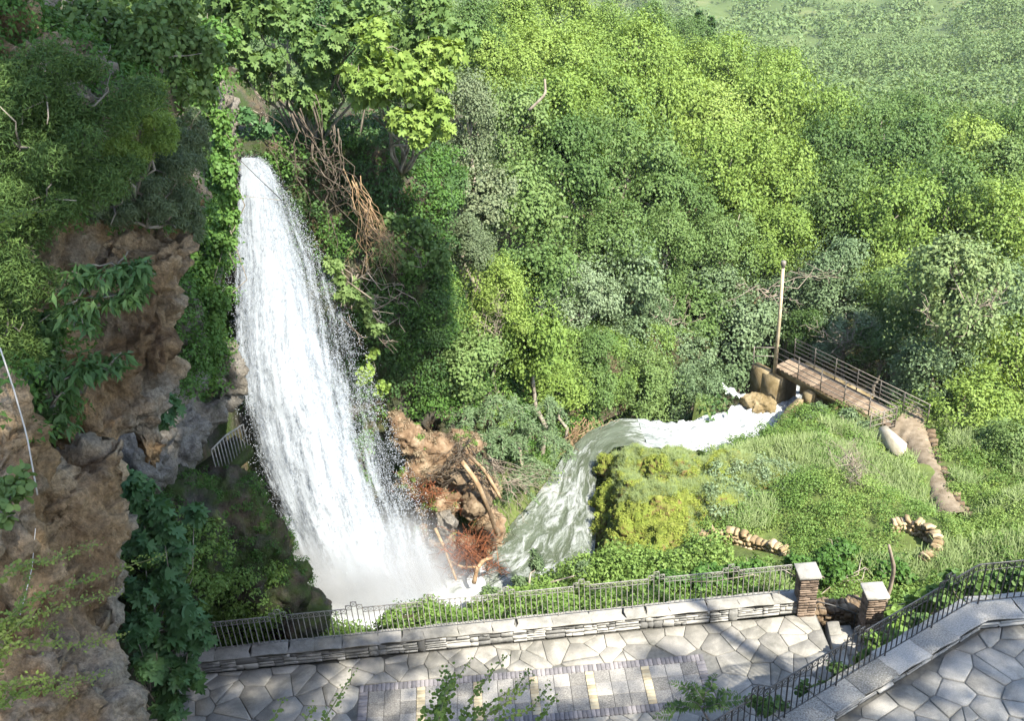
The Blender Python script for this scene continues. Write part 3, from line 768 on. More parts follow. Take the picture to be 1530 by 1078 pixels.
obj('stream', ribbon(SL[:k + 1], SR[:k + 1], 150, 26, foam[:k + 1]), 'streamwater', None, True, kind='structure')
obj('rapids', ribbon(SL[k:], SR[k:], 130, 46, foam[k:], amp=.12, fr=2.6), 'cascadewater', None, True, kind='structure')
arm = [((1078, 574), (1086, 590), -4.3), ((1110, 588), (1108, 600), -4.6), ((1140, 596), (1130, 612), -4.75)]
obj('side_channel', ribbon(np.array([atz(*a, z) for a, b, z in arm]), np.array([atz(*b, z) for a, b, z in arm]), 40, 14, [.2, .2, .2], amp=.12, fr=3), 'cascadewater', None, True, kind='structure')
# plunge pool
th = np.linspace(0, 2 * np.pi, 60, endpoint=False)
rr = np.linspace(.02, 1, 26)
PP = np.stack([np.stack([-4.3 + r_ * 3.1 * np.cos(th), 23.2 + r_ * 1.9 * np.sin(th), np.full(60, -3.02)], 1) for r_ in rr])
PP = np.concatenate([PP, PP[:, :1]], 1)
PP[..., 2] += (fbm(PP.reshape(-1, 3) * 2.2, 4) * .12).reshape(PP.shape[:2]) + .25 * np.exp(-((PP[..., 0] + 4) ** 2 / 3 + (PP[..., 1] - 23.3) ** 2 / 1.2))
obj('plunge_pool', grid_mesh(PP, np.concatenate([PP[..., :2], np.full(PP.shape[:2] + (1,), .08)], -1)), 'poolwater', None, True, kind='structure')

# the fall
FE = np.array([(236, 360, 388, 25.3), (250, 355, 405, 25.25), (300, 347, 438, 25.0), (370, 339, 477, 24.8), (440, 335, 510, 24.6), (520, 334, 540, 24.3), (600, 345, 569, 24.0), (680, 365, 601, 23.8), (760, 394, 634, 23.6), (840, 430, 664, 23.4), (915, 466, 702, 23.1)], float)
def fall_pt(v, u, bulge):
    y = np.interp(v, np.linspace(0, 1, len(FE)), FE[:, 0]); l = np.interp(y, FE[:, 0], FE[:, 1]); r = np.interp(y, FE[:, 0], FE[:, 2]); Y = np.interp(y, FE[:, 0], FE[:, 3])
    x = l + (r - l) * u
    d = _f[None] * FPX + _r[None] * (x - 765)[:, None] - _u[None] * (y - 539)[:, None]
    Yb = Y - bulge
    return CAM + d * (Yb / d[:, 1])[:, None]
def fall_sheet(n, m, u0, u1, thick, seed, dens):
    vv, uu = np.meshgrid(np.linspace(0, 1, n), np.linspace(u0, u1, m), indexing='ij')
    tt = (uu - u0) / (u1 - u0)
    wdt = .25 + 1.5 * vv
    bl = thick * np.sin(np.pi * tt) * wdt
    P = fall_pt(vv.ravel(), uu.ravel(), bl.ravel())
    q = P * np.array([1.6, 1.6, .55]) + seed
    nz = fbm(q, 5, 2.1, .6) * .07 * (.3 + vv.ravel())
    P[:, 1] -= nz; P[:, 2] -= nz * .3
    edge = np.clip(np.minimum(tt * 7, (1 - tt) * 11), 0, 1)
    f = dens(uu, vv) - .30 * (1 - edge)
    uv = np.stack([uu * (1 + 1.2 * vv) + seed, vv * 5 - .5 * np.abs(uu - .5), f], -1)
    return grid_mesh(P.reshape(n, m, 3), uv)
core = lambda u, v: .16 * np.exp(-((u - .34 - .10 * np.sin(3 * v)) / .26) ** 2) + .0 + .12 * (v > .82) * (v - .82) / .18 + .14 * np.clip(1 - v * 5, 0, 1) - .03 * np.exp(-((u - .78) / .15) ** 2 - ((v - .58) / .3) ** 2) - .035 * np.clip((u - .55) / .2, 0, 1) * np.clip(v * 4, 0, 1) * (1 - np.clip((v - .8) / .15, 0, 1))
fallT = thing('waterfall', 'tall white waterfall plunging down the cliff into a foaming pool', 'waterfall', (-4, 23.4, -3))
for u0_, u1_, th_, sd_, dn_ in ((.0, 1.0, .25, 1.0, -.015), (.02, .98, .45, 7.0, -.03), (.05, .9, .05, 13.0, .0), (.1, .75, -.15, 19.0, .02), (-.04, 1.03, .6, 23.0, -.05)):
    obj('water_sheet', fall_sheet(150, 64, u0_, u1_, th_, sd_, lambda u, v: core(u, v) + dn_ + .0), 'fallwater', fallT, True)
# spray of drops
g = np.random.default_rng(77)
def drops(P, s, g):
    n = len(P)
    tv_ = np.array([[0, 0, 1.3], [.9, 0, -.4], [-.45, .8, -.4], [-.45, -.8, -.4]])
    tf_ = np.array([[0, 1, 2], [0, 2, 3], [0, 3, 1], [1, 3, 2]])
    V = P[:, None] + s[:, None, None] * tv_[None] * g.uniform(.7, 1.5, (n, 1, 1))
    return V.reshape(-1, 3), (tf_[None] + (np.arange(n) * 4)[:, None, None]).reshape(-1, 3)
nd = 56000
vv = g.random(nd) ** .8; uu = np.where(g.random(nd) < .7, g.normal(.74, .2, nd), g.normal(.42, .30, nd))
uu = np.where(uu > 1, 1 - np.abs(g.normal(0, .12, nd)), np.where(uu < 0, np.abs(g.normal(0, .1, nd)), uu)) + g.normal(0, .025, nd)
clus = noise3(np.stack([uu * 14, vv * 16, 0 * vv], 1)) + .6 * noise3(np.stack([uu * 40, vv * 50, 0 * vv + 3], 1))
keep = clus > -.05 - .25 * g.random(nd)
uu, vv = uu[keep], vv[keep]
Pd = fall_pt(vv, uu, (.9 * g.random(len(vv)) - .1) * (.25 + 1.3 * vv) * np.clip(np.sin(np.pi * np.clip(uu, .05, .95)), .1, 1))
Pd += g.normal(size=Pd.shape) * .05
V_, F_ = drops(Pd, g.uniform(.005, .013, len(Pd)) * (.8 + .6 * vv), g)
obj('spray_drops', Buf().add(V_, F_), 'droplet', fallT, False, kind='stuff')
# mist hanging over the pool
m_, n_, o_ = newmat('mistvolume')
tc = N(n_, 'ShaderNodeTexCoord')
mpn = N(n_, 'ShaderNodeMapping', vector_type='POINT'); n_.links.new(tc.outputs['Object'], mpn.inputs[0])
gl = N(n_, 'ShaderNodeTexGradient', gradient_type='SPHERICAL'); n_.links.new(mpn.outputs[0], gl.inputs[0])
nn_ = noise(n_, 2.6, 3, .6, tc.outputs['Object'])
dd = mathn(n_, 'MULTIPLY', mathn(n_, 'POWER', gl.outputs['Fac'], 1.5), mathn(n_, 'MULTIPLY', mathn(n_, 'SUBTRACT', nn_.outputs[0], .2, True), 11.0))
pv = N(n_, 'ShaderNodeVolumePrincipled'); pv.inputs['Color'].default_value = (.93, .95, .97, 1); pv.inputs['Anisotropy'].default_value = .2
n_.links.new(dd, pv.inputs['Density']); n_.links.new(pv.outputs[0], o_.inputs['Volume'])
bm = bmesh.new(); bmesh.ops.create_icosphere(bm, subdivisions=3, radius=1)
mme = bpy.data.meshes.new('mist'); bm.to_mesh(mme); bm.free()
mo = obj('mist', mme, 'mistvolume', None, True, kind='stuff', label='pale mist hanging over the foot of the waterfall', category='mist')
mo.location = [float(q) for q in aty(555, 868, 22.9)]; mo.scale = (3.6, 1.9, 2.7)

# ================================================================== PLAZA
def clip_poly(P, nrm, d):
    """keep the side where p.n <= d"""
    out = []
    for i in range(len(P)):
        a, b_ = P[i], P[(i + 1) % len(P)]
        da, db = a @ nrm - d, b_ @ nrm - d
        if da <= 0: out.append(a)
        if da * db < 0: out.append(a + (b_ - a) * (da / (da - db)))
    return out
def voronoi(seeds, poly, gap):
    res = []
    for i, s in enumerate(seeds):
        P = [np.array(q, float) for q in poly]
        dd_ = np.linalg.norm(seeds - s, axis=1)
        for j in np.argsort(dd_)[1:22]:
            o = seeds[j]; n_2 = (o - s) / dd_[j]
            P = clip_poly(P, n_2, (o + s) @ n_2 / 2 - gap)
            if len(P) < 3: break
        if len(P) >= 3: res.append((s, P))
    return res
def area(P):
    P = np.array(P); x, y = P[:, 0], P[:, 1]
    return .5 * abs((x * np.roll(y, -1) - y * np.roll(x, -1)).sum())
def round_corners(P, k):
    out = []
    n = len(P)
    for i in range(n):
        a, p, c = P[i - 1], P[i], P[(i + 1) % n]
        la, lc = np.linalg.norm(a - p), np.linalg.norm(c - p)
        if la < 1e-4 or lc < 1e-4: continue
        q = min(k, la * .4, lc * .4)
        out += [p + (a - p) / la * q, p + (c - p) / lc * q]
    return out
def slab(P, z0, z1, g, bev=.012, tilt=.004):
    P = np.array(round_corners(P, .018)); n = len(P)
    x, y = P[:, 0], P[:, 1]
    if (x * np.roll(y, -1) - y * np.roll(x, -1)).sum() < 0: P = P[::-1]
    c = P.mean(0)
    t = g.normal(size=2) * tilt
    zt = z1 + (P - c) @ t
    inn = c + (P - c) * (1 - bev / max(.12, np.linalg.norm(P - c, axis=1).mean()))
    v = np.concatenate([np.c_[P, np.full(n, z0)], np.c_[P, zt - bev * .8], np.c_[inn, zt]])
    f = [[i, (i + 1) % n, n + (i + 1) % n, n + i] for i in range(n)] + [[n + i, n + (i + 1) % n, 2 * n + (i + 1) % n, 2 * n + i] for i in range(n)] + [list(range(2 * n, 3 * n))]
    return Buf().addpoly(v, f)
def jitter_seeds(x0, x1, y0, y1, s, g, j=.42):
    out = []
    r_ = 0
    y = y0
    while y < y1:
        x = x0 + (s / 2 if r_ % 2 else 0)
        while x < x1:
            if g.random() > .12: out.append((x + g.normal() * s * j * .6, y + g.normal() * s * j * .55))
            x += s * g.uniform(.75, 1.3)
        y += s * .85; r_ += 1
    return np.array(out)
g = np.random.default_rng(5)
plaza = obj('plaza_floor', Buf().box((-1, 14.2, -.2), (15.9, 7.2, .36)), 'mortar', None, False, kind='structure')
A_ = .03
ca, sa = math.cos(A_), math.sin(A_)
def uv2(u, v): return np.array([u * ca - v * sa, 16.68 + u * sa + v * ca])
U0, U1, V0, V1 = -4.06, 3.98, -1.52, 0.0
outer = [(-8.85, 12.2), (6.92, 12.2), (6.92, 17.84), (-8.85, 17.2)]
sd = jitter_seeds(-8.9, 7, 13.4, 17.9, .50, g, .8)
cells = voronoi(sd, outer, .0065)
kept = []
for s_, P in cells:
    u = (s_ - np.array([0, 16.68])) @ np.array([ca, sa]); v = (s_ - np.array([0, 16.68])) @ np.array([-sa, ca])
    if U0 < u < U1 and V0 < v < V1: continue
    Q = [np.array([(p - np.array([0, 16.68])) @ np.array([ca, sa]), (p - np.array([0, 16.68])) @ np.array([-sa, ca])]) for p in P]
    hit = any(U0 < q[0] < U1 and V0 < q[1] < V1 for q in Q) or (U0 - .6 < u < U1 + .6 and V0 - .6 < v < V1 + .6)
    if hit:
        dist = {'l': U0 - u, 'r': u - U1, 't': v - V1, 'b': V0 - v}
        w_ = max(dist, key=dist.get)
        nn2, d2 = {'l': ((1, 0), U0 - .012), 'r': ((-1, 0), -U1 - .012), 't': ((0, -1), -V1 - .012), 'b': ((0, 1), V0 - .012)}[w_]
        Q = clip_poly(Q, np.array(nn2, float), d2)
    if len(Q) < 3: continue
    P = [uv2(*q) for q in Q]
    if area(P) > .025: kept.append(P)
# the flags that show in the picture, nearest the wall and largest first
kept.sort(key=lambda P: -np.mean([p[1] for p in P]))
for P in kept[:290]:
    obj('flagstone', slab(P, -.05, .006 + g.uniform(0, .012), g), 'stonegrey', plaza)
rest = Buf()
for P in kept[290:]:
    bq = slab(P, -.05, .01, g); rest.addpoly(np.concatenate(bq.v), bq.poly)
if rest.n: obj('flagstones_below_frame', rest, 'stonegrey', plaza, kind='stuff')
def unit_block(bev=.06):
    b_ = Buf()
    v = []
    for z, s_ in ((-.5, 1), (.5 - bev, 1), (.5, 1 - bev * 1.2)):
        for x, y in ((-.5, -.5), (.5, -.5), (.5, .5), (-.5, .5)): v.append((x * s_, y * s_, z))
    f = [[a * 4 + i, a * 4 + (i + 1) % 4, a * 4 + 4 + (i + 1) % 4, a * 4 + 4 + i] for a in (0, 1) for i in range(4)] + [[8, 9, 10, 11]]
    return b_.addpoly(v, f)
def rough_block(seed, jt=.035):
    g_ = np.random.default_rng(seed)
    v = np.array([[x, y, z] for z in (-.5, 0, .5) for x, y in ((-.5, -.5), (0, -.5), (.5, -.5), (.5, 0), (.5, .5), (0, .5), (-.5, .5), (-.5, 0))], float)
    v *= np.array([1, 1, 1]) * (1 + .0 * v)
    v[[8, 10, 12, 14]] *= 1.03
    v[:8, :2] *= .95; v[16:, :2] *= .95
    v += g_.normal(size=v.shape) * jt
    f = [[a * 8 + i, a * 8 + (i + 1) % 8, a * 8 + 8 + (i + 1) % 8, a * 8 + 8 + i] for a in (0, 1) for i in range(8)] + [list(range(16, 24)), list(range(7, -1, -1))]
    return Buf().addpoly(v, f)
m_tile = unit_block(.03).mesh('tile'); m_tile.materials.append(M['tilemat'])
m_dbr = unit_block(.06).mesh('brick'); m_dbr.materials.append(M['darkbrick'])
m_ybr = unit_block(.06).mesh('brick'); m_ybr.materials.append(M['yellowbrick'])
def shared(name, me, parent, loc, sc, rz=0.0, rot=None):
    o = bpy.data.objects.new(name, me); COL.objects.link(o)
    o.parent = parent
    if parent.type == 'EMPTY': o.matrix_parent_inverse = Matrix.Translation(-Vector(parent.location))
    return place(o, loc, sc, rz, rot)
def pave(me, u, v, du, dv, z=.008, name='brick'):
    p = uv2(u, v)
    shared(name, me, plaza, (p[0], p[1], -.03 + z + g.normal() * .0015), (du, dv, .07), A_)
tl = .367
nb = 80
for i in range(nb):
    du = (U1 - U0) / nb
    pave(m_dbr, U0 + du * (i + .5), -.105, du - .008, .20)
    pave(m_dbr, U0 + du * (i + .5), V1 + V0 + .105, du - .008, .20)
for i in range(11):
    dv = (1.52 - .42) / 11
    pave(m_dbr, U0 + .105, -.21 - dv * (i + .5), .2, dv - .008); pave(m_dbr, U1 - .105, -.21 - dv * (i + .5), .2, dv - .008)
    for k_ in range(5):
        pave(m_ybr, -2.63 + 1.3 * k_, -.21 - dv * (i + .5), .19, dv - .008)
for k_ in range(6):
    x0 = -3.84 + 1.3 * k_ + .005
    for i in range(3):
        for j in range(3):
            pave(m_tile, x0 + tl * (i + .5), -.21 - tl * (j + .5), tl - .012, tl - .012, .004, 'paving_tile')

# ------------------------------------------------------------------ stone wall with its coping
m_rb = [rough_block(s_).mesh('stone') for s_ in range(8)]
m_rl = [rough_block(20 + s_, .085).mesh('stone') for s_ in range(6)]
m_cp = [rough_block(40 + s_).mesh('coping_slab') for s_ in range(5)]
for q in m_rb: q.materials.append(M['slate'])
for q in m_rl: q.materials.append(M['ruinstone'])
for q in m_cp: q.materials.append(M['coping'])
WS = .042
def wl(x, off=0.0): return np.array([x, 17.6 + WS * x + off])
wang = math.atan(WS)
wall = thing('stone_wall', 'long low dry-stone wall with pale coping under the lower railing', 'wall', (-.8, 17.8, 0))
bq = Buf()
L_ = math.hypot(15.3, 15.3 * WS)
bq.box((*wl(-.85, .22), .18), (L_, .34, .36), np.array([[math.cos(wang), -math.sin(wang), 0], [math.sin(wang), math.cos(wang), 0], [0, 0, 1]]))
obj('wall_core', bq, 'mortar', wall)
x = -8.45
while x < 6.45:
    wd = g.uniform(.3, .62)
    rows = random.choice([2, 3, 3, 4, 4, 5]) if g.random() > .12 else 1
    if rows == 1: wd = g.uniform(.14, .26)
    hs = g.uniform(.7, 1.3, rows); hs = hs / hs.sum() * .37
    z = .01
    for h in hs:
        nsp = 1 if (g.random() < .5 or rows == 1) else 2
        fr_ = [1.0] if nsp == 1 else [g.uniform(.3, .7)]
        if nsp == 2: fr_.append(1 - fr_[0])
        xx = x
        for f_ in fr_:
            c = wl(xx + wd * f_ / 2, .05 + g.normal() * .006)
            shared('stone', random.choice(m_rb), wall, (c[0], c[1], z + h / 2), (wd * f_ - .008, .13, h - .008), wang)
            xx += wd * f_
        z += h
    x += wd
x = -8.5
while x < 6.35:
    wd = min(g.uniform(.5, .95), 6.5 - x)
    c = wl(x + wd / 2, .19 + g.normal() * .006)
    shared('coping_slab', random.choice(m_cp), wall, (c[0], c[1], .405), (wd - .006, .43, .07), wang)
    x += wd

# ------------------------------------------------------------------ iron railings
def railing(name, label, pts, h, sp, peaks, mat, legs, loc, barr=.011, flip=False):
    T = thing(name, label, 'railing', loc)
    P = np.array(pts, float)
    L = np.linalg.norm(np.diff(P, axis=0), axis=1).sum(); n = int(L / sp)
    Q = resample(P, n + 1)
    um = Buf().tube(np.array([[0, 0, 0], [0, 0, 1.0]]), [1, 1], 6).mesh('baluster'); um.materials.append(M[mat])
    lift = np.zeros(n + 2)
    for k_ in range(peaks[0], n - 2, peaks[1]): lift[k_:k_ + 3] = (.1, .2, .1)
    zb, zm, zt = .07, h - .14, h
    lat = Buf()
    for i in range(n + 1):
        up = max(lift[i], lift[i - 1] if i else 0)
        leg = i % legs == 0
        shared('baluster', um, T, Q[i] + np.array([0, 0, .0 if leg else zb]), (barr * (1.35 if leg else 1),) * 2 + ((zt + up) - (0 if leg else zb),))
    e = np.array([0, 0, 1.0])
    for i in range(n):
        a, b_ = Q[i], Q[i + 1]; u = lift[i]
        lat.bar(a + e * (zm + u), b_ + e * (zt + u), .0055, 3); lat.bar(a + e * (zt + u), b_ + e * (zm + u), .0055, 3)
    i = 0
    while i < n:
        j = i
        while j + 1 < n and lift[j + 1] == lift[i]: j += 1
        seg = Q[i:j + 2]
        obj('top_rail', Buf().tube(seg + e * (zt + lift[i]), .013 if lift[i] == 0 else .010, 4), mat, T)
        obj('middle_rail', Buf().tube(seg + e * (zm + lift[i]), .007, 4), mat, T)
        i = j + 1
    br_ = Buf().tube(Q + np.array([0, 0, zb]), .011, 4)
    obj('bottom_rail', br_, mat, T); obj('lattice_band', lat, mat, T, kind='stuff')
    return T
railing('iron_railing', 'worn iron railing, toned pale for sun, with stepped crests on the plaza wall before the waterfall', [(*wl(-8.3, .29), .43), (*wl(6.35, .29), .43)], .9, .128, (3, 14), 'ironlight', 14, (-.8, 17.9, .43))
TZ = 5.0
F0, F1, F2, F3 = np.array([1.9, 9.6, TZ]), np.array([5.42, 11.58, TZ]), np.array([7.72, 12.84, TZ]), np.array([10.5, 12.95, TZ])
railing('iron_railing', 'black iron railing with crossed lattice band on the upper terrace, bottom right', [F0, F1, F2, F3], .92, .125, (11, 17), 'iron', 9, (5.4, 11.6, TZ))

# ------------------------------------------------------------------ upper terrace
terr = obj('terrace_floor', Buf().addpoly([(1.6, 9.0, 4.4), (12, 4, 4.4), (14, 13.4, 4.4), (7.8, 12.9, 4.4), (1.6, 9.0, 4.72), (12, 4, 4.72), (14, 13.0, 4.72), (7.9, 12.7, 4.72)], [[4, 5, 6, 7], [0, 1, 5, 4], [1, 2, 6, 5], [2, 3, 7, 6], [3, 0, 4, 7]]), 'mortar', None, False, kind='structure')
poly = [(2.2, 8.75), (8.5, 5.5), (13, 8), (13, 12.63), (7.9, 12.5), (2.2, 9.34)]
for s_, P in voronoi(jitter_seeds(2, 13, 5, 13, .45, g, .8), poly, .009):
    if area(P) > .04: obj('flagstone', slab(P, 4.6, 4.735 + g.uniform(0, .014), g, .014, .006), 'stonegrey', terr)
tw = thing('terrace_wall', 'pale granite kerb wall carrying the black railing of the upper terrace', 'wall', (5.4, 11.6, 4.7))
TP = [F0, F1, F2, F3]
m_cr = [rough_block(60 + s_).mesh('coping_slab') for s_ in range(4)]
for q in m_cr: q.materials.append(M['copingrough'])
for a, b_ in ((F0, F2), (F2, F3)):
    d = (b_ - a)[:2]; L = np.linalg.norm(d); d = d / L; pr = np.array([d[1], -d[0]]); an = math.atan2(d[1], d[0])
    Rm = np.array([[d[0], -d[1], 0], [d[1], d[0], 0], [0, 0, 1]])
    mid = ((a + b_) / 2)[:2] + pr * .08
    obj('wall_core', Buf().box((*mid, 4.55), (L + .02, .40, .76), Rm), 'mortar', tw)
    obj('wall_core', Buf().box((*(mid - pr * .04), 2.0), (L + .02, .30, 4.3), Rm), 'slate', tw)
    s_ = 0
    while s_ < L - .05:
        wd = min(g.uniform(.62, .8), L - s_)
        c = a[:2] + d * (s_ + wd / 2) + pr * .10
        shared('coping_slab', random.choice(m_cr), tw, (c[0], c[1], TZ - .035), (wd - .008, .54, .075), an)
        s_ += wd
    s_ = 0
    while s_ < L - .05:
        wd = min(g.uniform(.25, .55), L - s_)
        z = 4.73
        for h in (.08, .07, .07):
            c = a[:2] + d * (s_ + wd / 2) + pr * (.29 + g.normal() * .008)
            shared('stone', random.choice(m_rb), tw, (c[0], c[1], z + h / 2), (wd * g.uniform(.85, .98), .1, h - .008), an)
            z += h
        s_ += wd

# ------------------------------------------------------------------ gate pillars, steps, rubble wall
def pillar(x, y, z0, h, label, seed):
    g_ = np.random.default_rng(seed)
    T = thing('gate_pillar', label, 'pillar', (x, y, z0), 'stone pillars at the head of the steps')
    z = z0
    b_ = Buf().box((x, y, z0 + h / 2 - .05), (.36, .36, h))
    obj('pillar_core', b_, 'mortar', T)
    ms = [rough_block(seed + i).mesh('stone') for i in range(4)]
    for q in ms: q.materials.append(M['brownstone'])
    while z < z0 + h - .06:
        hh = g_.uniform(.05, .1)
        for sx, sy, wx, wy in ((0, -1, .42, .1), (-1, 0, .1, .40), (1, 0, .1, .40)):
            f_ = g_.uniform(.3, .7)
            for k_, (o_2, w2) in enumerate(((-.5 + f_ / 2, f_), (f_ / 2, 1 - f_))):
                cx = x + sx * .16 + (0 if sx else o_2 * .42); cy = y + sy * .16 + (0 if sy else o_2 * .40)
                shared('stone', ms[int(g_.integers(4))], T, (cx, cy, z + hh / 2), ((wx if sx else wx * w2 - .006), (wy if sy else wy * w2 - .006), hh - .008))
        z += hh
    b_ = unit_block(.25).mesh('cap_stone')
    b_.materials.append(M['coping'])
    shared('cap_stone', b_, T, (x, y, z + .04), (.52, .52, .09))
pillar(6.68, 17.95, -.1, 1.35, 'brown stone pillar with slab cap ending the plaza railing', 71)
pillar(8.12, 17.4, -.75, 1.75, 'free-standing brown stone pillar with slab cap right of the steps', 81)
st = thing('stone_steps', 'flagged stone steps going down between the two pillars', 'steps', (7.4, 17, -.5))
for i in range(6):
    P = [(6.93 + .30 * i, 15.9), (6.93 + .30 * (i + 1) - .004, 15.9), (6.93 + .30 * (i + 1) - .004 + .25, 17.72), (6.93 + .30 * i + .25, 17.72)]
    stp = obj('step', Buf().add([(x_, y_, z_) for z_ in (-1.4, -.165 * (i + 1) - .01) for x_, y_ in P], [[0, 1, 5, 4], [1, 2, 6, 5], [2, 3, 7, 6], [3, 0, 4, 7], [4, 5, 6, 7]]), 'mortar', st)
    ys = [15.92, 16.35 + g.normal() * .08, 16.8 + g.normal() * .08, 17.25 + g.normal() * .08, 17.7]
    for y0, y1 in zip(ys[:-1], ys[1:]):
        o0, o1 = (y0 - 15.9) / 1.82 * .25, (y1 - 15.9) / 1.82 * .25
        obj('tread_stone', slab([np.array(q) for q in ((6.94 + .3 * i + o0, y0 + .01), (7.235 + .3 * i + o0, y0 + .01), (7.235 + .3 * i + o1, y1 - .01), (6.94 + .3 * i + o1, y1 - .01))], -.165 * (i + 1) - .03, -.165 * (i + 1) + .015, g), 'stonegrey', stp)
rw = thing('rubble_wall', 'rough dark rubble wall behind the stone steps', 'wall', (7.6, 18, -1))
obj('wall_core', Buf().box((7.5, 18.15, -.83), (1.5, .4, 1.5)), 'boulder', rw)
ms = [rough_block(90 + i).mesh('stone') for i in range(5)]
for q in ms: q.materials.append(M['boulder'])
for k_ in range(190):
    sz = g.uniform(.07, .15)
    shared('stone', ms[k_ % 5], rw, (g.uniform(6.85, 8.2), 17.93 + g.normal() * .03 if k_ < 140 else g.uniform(17.95, 18.3), g.uniform(-1.1, .0) if k_ < 140 else -.05), (sz * 1.3, .16, sz), 0, Matrix.Rotation(g.normal() * .3, 4, 'Y'))
tag(obj('handrail', Buf().tube([(6.85, 17.85, .42), (7.3, 17.8, .28), (7.9, 17.72, .02)], .018, 6).bar((6.9, 17.85, .42), (6.9, 17.85, -.2), .015).bar((7.88, 17.72, .02), (7.88, 17.72, -.7), .015), 'iron'), 'thin dark handrail sloping down beside the stone steps', 'handrail')
tag(obj('plastic_pipe', Buf().tube([(7.9, 17.25, -.75), (7.87, 17.25, -.4), (7.83, 17.25, -.1)], .028, 8), 'pvc'), 'short pale pipe standing at the foot of the right pillar', 'pipe')
rb = thing('low_railing', 'grey iron railing half buried in leaves right of the pillar', 'railing', (10, 18, -.5))
lbm = Buf().tube([[0, 0, 0], [0, 0, 1]], [1, 1], 5).mesh('baluster'); lbm.materials.append(M['greysteel'])
for i in range(12): shared('baluster', lbm, rb, (8.45 + .28 * i, 17.75 + .02 * i, -.7), (.01, .01, .85 + (.1 if i in (4, 5, 6) else 0)))
obj('top_rail', Buf().bar((8.4, 17.75, .15), (11.6, 17.98, .15), .016), 'greysteel', rb)
obj('middle_rail', Buf().bar((8.4, 17.75, .02), (11.6, 17.98, .02), .01), 'greysteel', rb)

# ================================================================== FOOTBRIDGE
BA, BB = np.array([10.75, 35.3, -3.5]), np.array([13.85, 30.25, -3.5])
bd = (BB - BA) / np.linalg.norm(BB - BA); bp = np.array([-bd[1], bd[0], 0]); BL = np.linalg.norm(BB - BA)
BW = 1.05
ban = math.atan2(bd[1], bd[0])
RB = np.array([[bd[0], -bd[1], 0], [bd[1], bd[0], 0], [0, 0, 1]])
fb = thing('footbridge', 'small plank footbridge with metal railings over the rapids', 'footbridge', BA)
mp_ = unit_block(.08).mesh('plank'); mp_.materials.append(M['deckwood'])
npk = 26
for i in range(npk):
    c = BA + bd * (BL * (i + .5) / npk) + bp * BW / 2
    shared('plank', mp_, fb, c - np.array([0, 0, .03]), (BL / npk - .015, BW, .06), ban)
for s_ in (.1, BW - .1):
    obj('beam', Buf().box((BA + BB) / 2 + bp * s_ - np.array([0, 0, .2]), (BL, .16, .26), RB), 'mossconcrete', fb)
def rail_run(a, b_, parent, hts, post, rr_=.018, hh=.95):
    e = np.array([0, 0, 1.0]); L = np.linalg.norm(b_ - a)
    for i in range(post + 1):
        p = a + (b_ - a) * i / post
        obj('post', Buf().bar(p - e * .05, p + e * hh, .024, 6), 'greysteel', parent)
    for h in hts: obj('rail', Buf().bar(a + e * h, b_ + e * h, rr_, 6), 'greysteel', parent)
rail_run(BA + bd * .1, BB, fb, (.93, .66, .42, .18), 5)
rail_run(BA + bp * BW + bd * .1, BB + bp * BW + bd * .6, fb, (.93, .74, .56, .38, .2), 6)
rail_run(BB, BB - bp * 1.1 - bd * .25, fb, (.93, .66, .42, .18), 2)
rail_run(BA + bd * .1, BA - bd * .5 - bp * .7, fb, (.9, .5), 1)
ab = thing('bridge_abutment', 'stained brown concrete abutment under the left end of the footbridge', 'abutment', BA + np.array([0, 0, -2]))
obj('pier', Buf().box(BA + bd * .15 + bp * .2 - np.array([0, 0, 1.18]), (.85, 1.3, 1.7), RB, .93), 'mossconcrete', ab)
obj('wing_wall', Buf().box(BA - bd * .5 - bp * .15 - np.array([0, 0, 1.1]), (.9, .4, 1.7), RB, .95), 'mossconcrete', ab)
obj('footing', Buf().box(BA + bd * .5 - bp * .45 - np.array([0, 0, 1.75]), (.7, .5, .5), RB, .8), 'mossconcrete', ab)
obj('back_wall', Buf().box(BA + bd * 2.0 + bp * 1.5 - np.array([0, 0, 1.1]), (3.4, .3, 1.6), RB), 'mossconcrete', ab)
tag(obj('bridge_pier', Buf().box(BA + bd * 2.05 - bp * .05 - np.array([0, 0, .55]), (.42, .6, .6), RB, .9).box(BA + bd * 2.3 + bp * .6 - np.array([0, 0, 1.2]), (.4, 1.1, 1.4), RB), 'mossconcrete'), 'small tan pier stub under the middle of the footbridge', 'pier')
eb = atz(1337, 655, -3.2)
blk = Buf().box(eb - np.array([0.05, -.1, .5]), (.32, 1.25, 1.1), np.array([[math.cos(.25), -math.sin(.25), 0], [math.sin(.25), math.cos(.25), 0], [0, 0, 1]]))
tag(obj('concrete_block', blk, 'cream'), 'pale cream concrete wall block at the right end of the footbridge', 'block')
# canal wall beside the rapids
cw = resample(np.array([atz(1136, 672, -3.55), atz(1150, 655, -3.6), atz(1168, 630, -3.75), atz(1180, 610, -3.9), atz(1196, 596, -4.0)]), 16)
bq = Buf()
for a, b_ in zip(cw[:-1], cw[1:]):
    d = (b_ - a)[:2]; L = np.linalg.norm(d); an = math.atan2(d[1], d[0])
    bq.box((a + b_) / 2 - np.array([0, 0, .5 + g.uniform(0, .03)]), (L * 1.03, .24 + g.uniform(0, .03), 1.0), np.array([[math.cos(an), -math.sin(an), 0], [math.sin(an), math.cos(an), 0], [0, 0, 1]]))
tag(obj('channel_wall', bq, 'mossconcrete'), 'stained concrete channel wall along the right side of the rapids', 'wall')
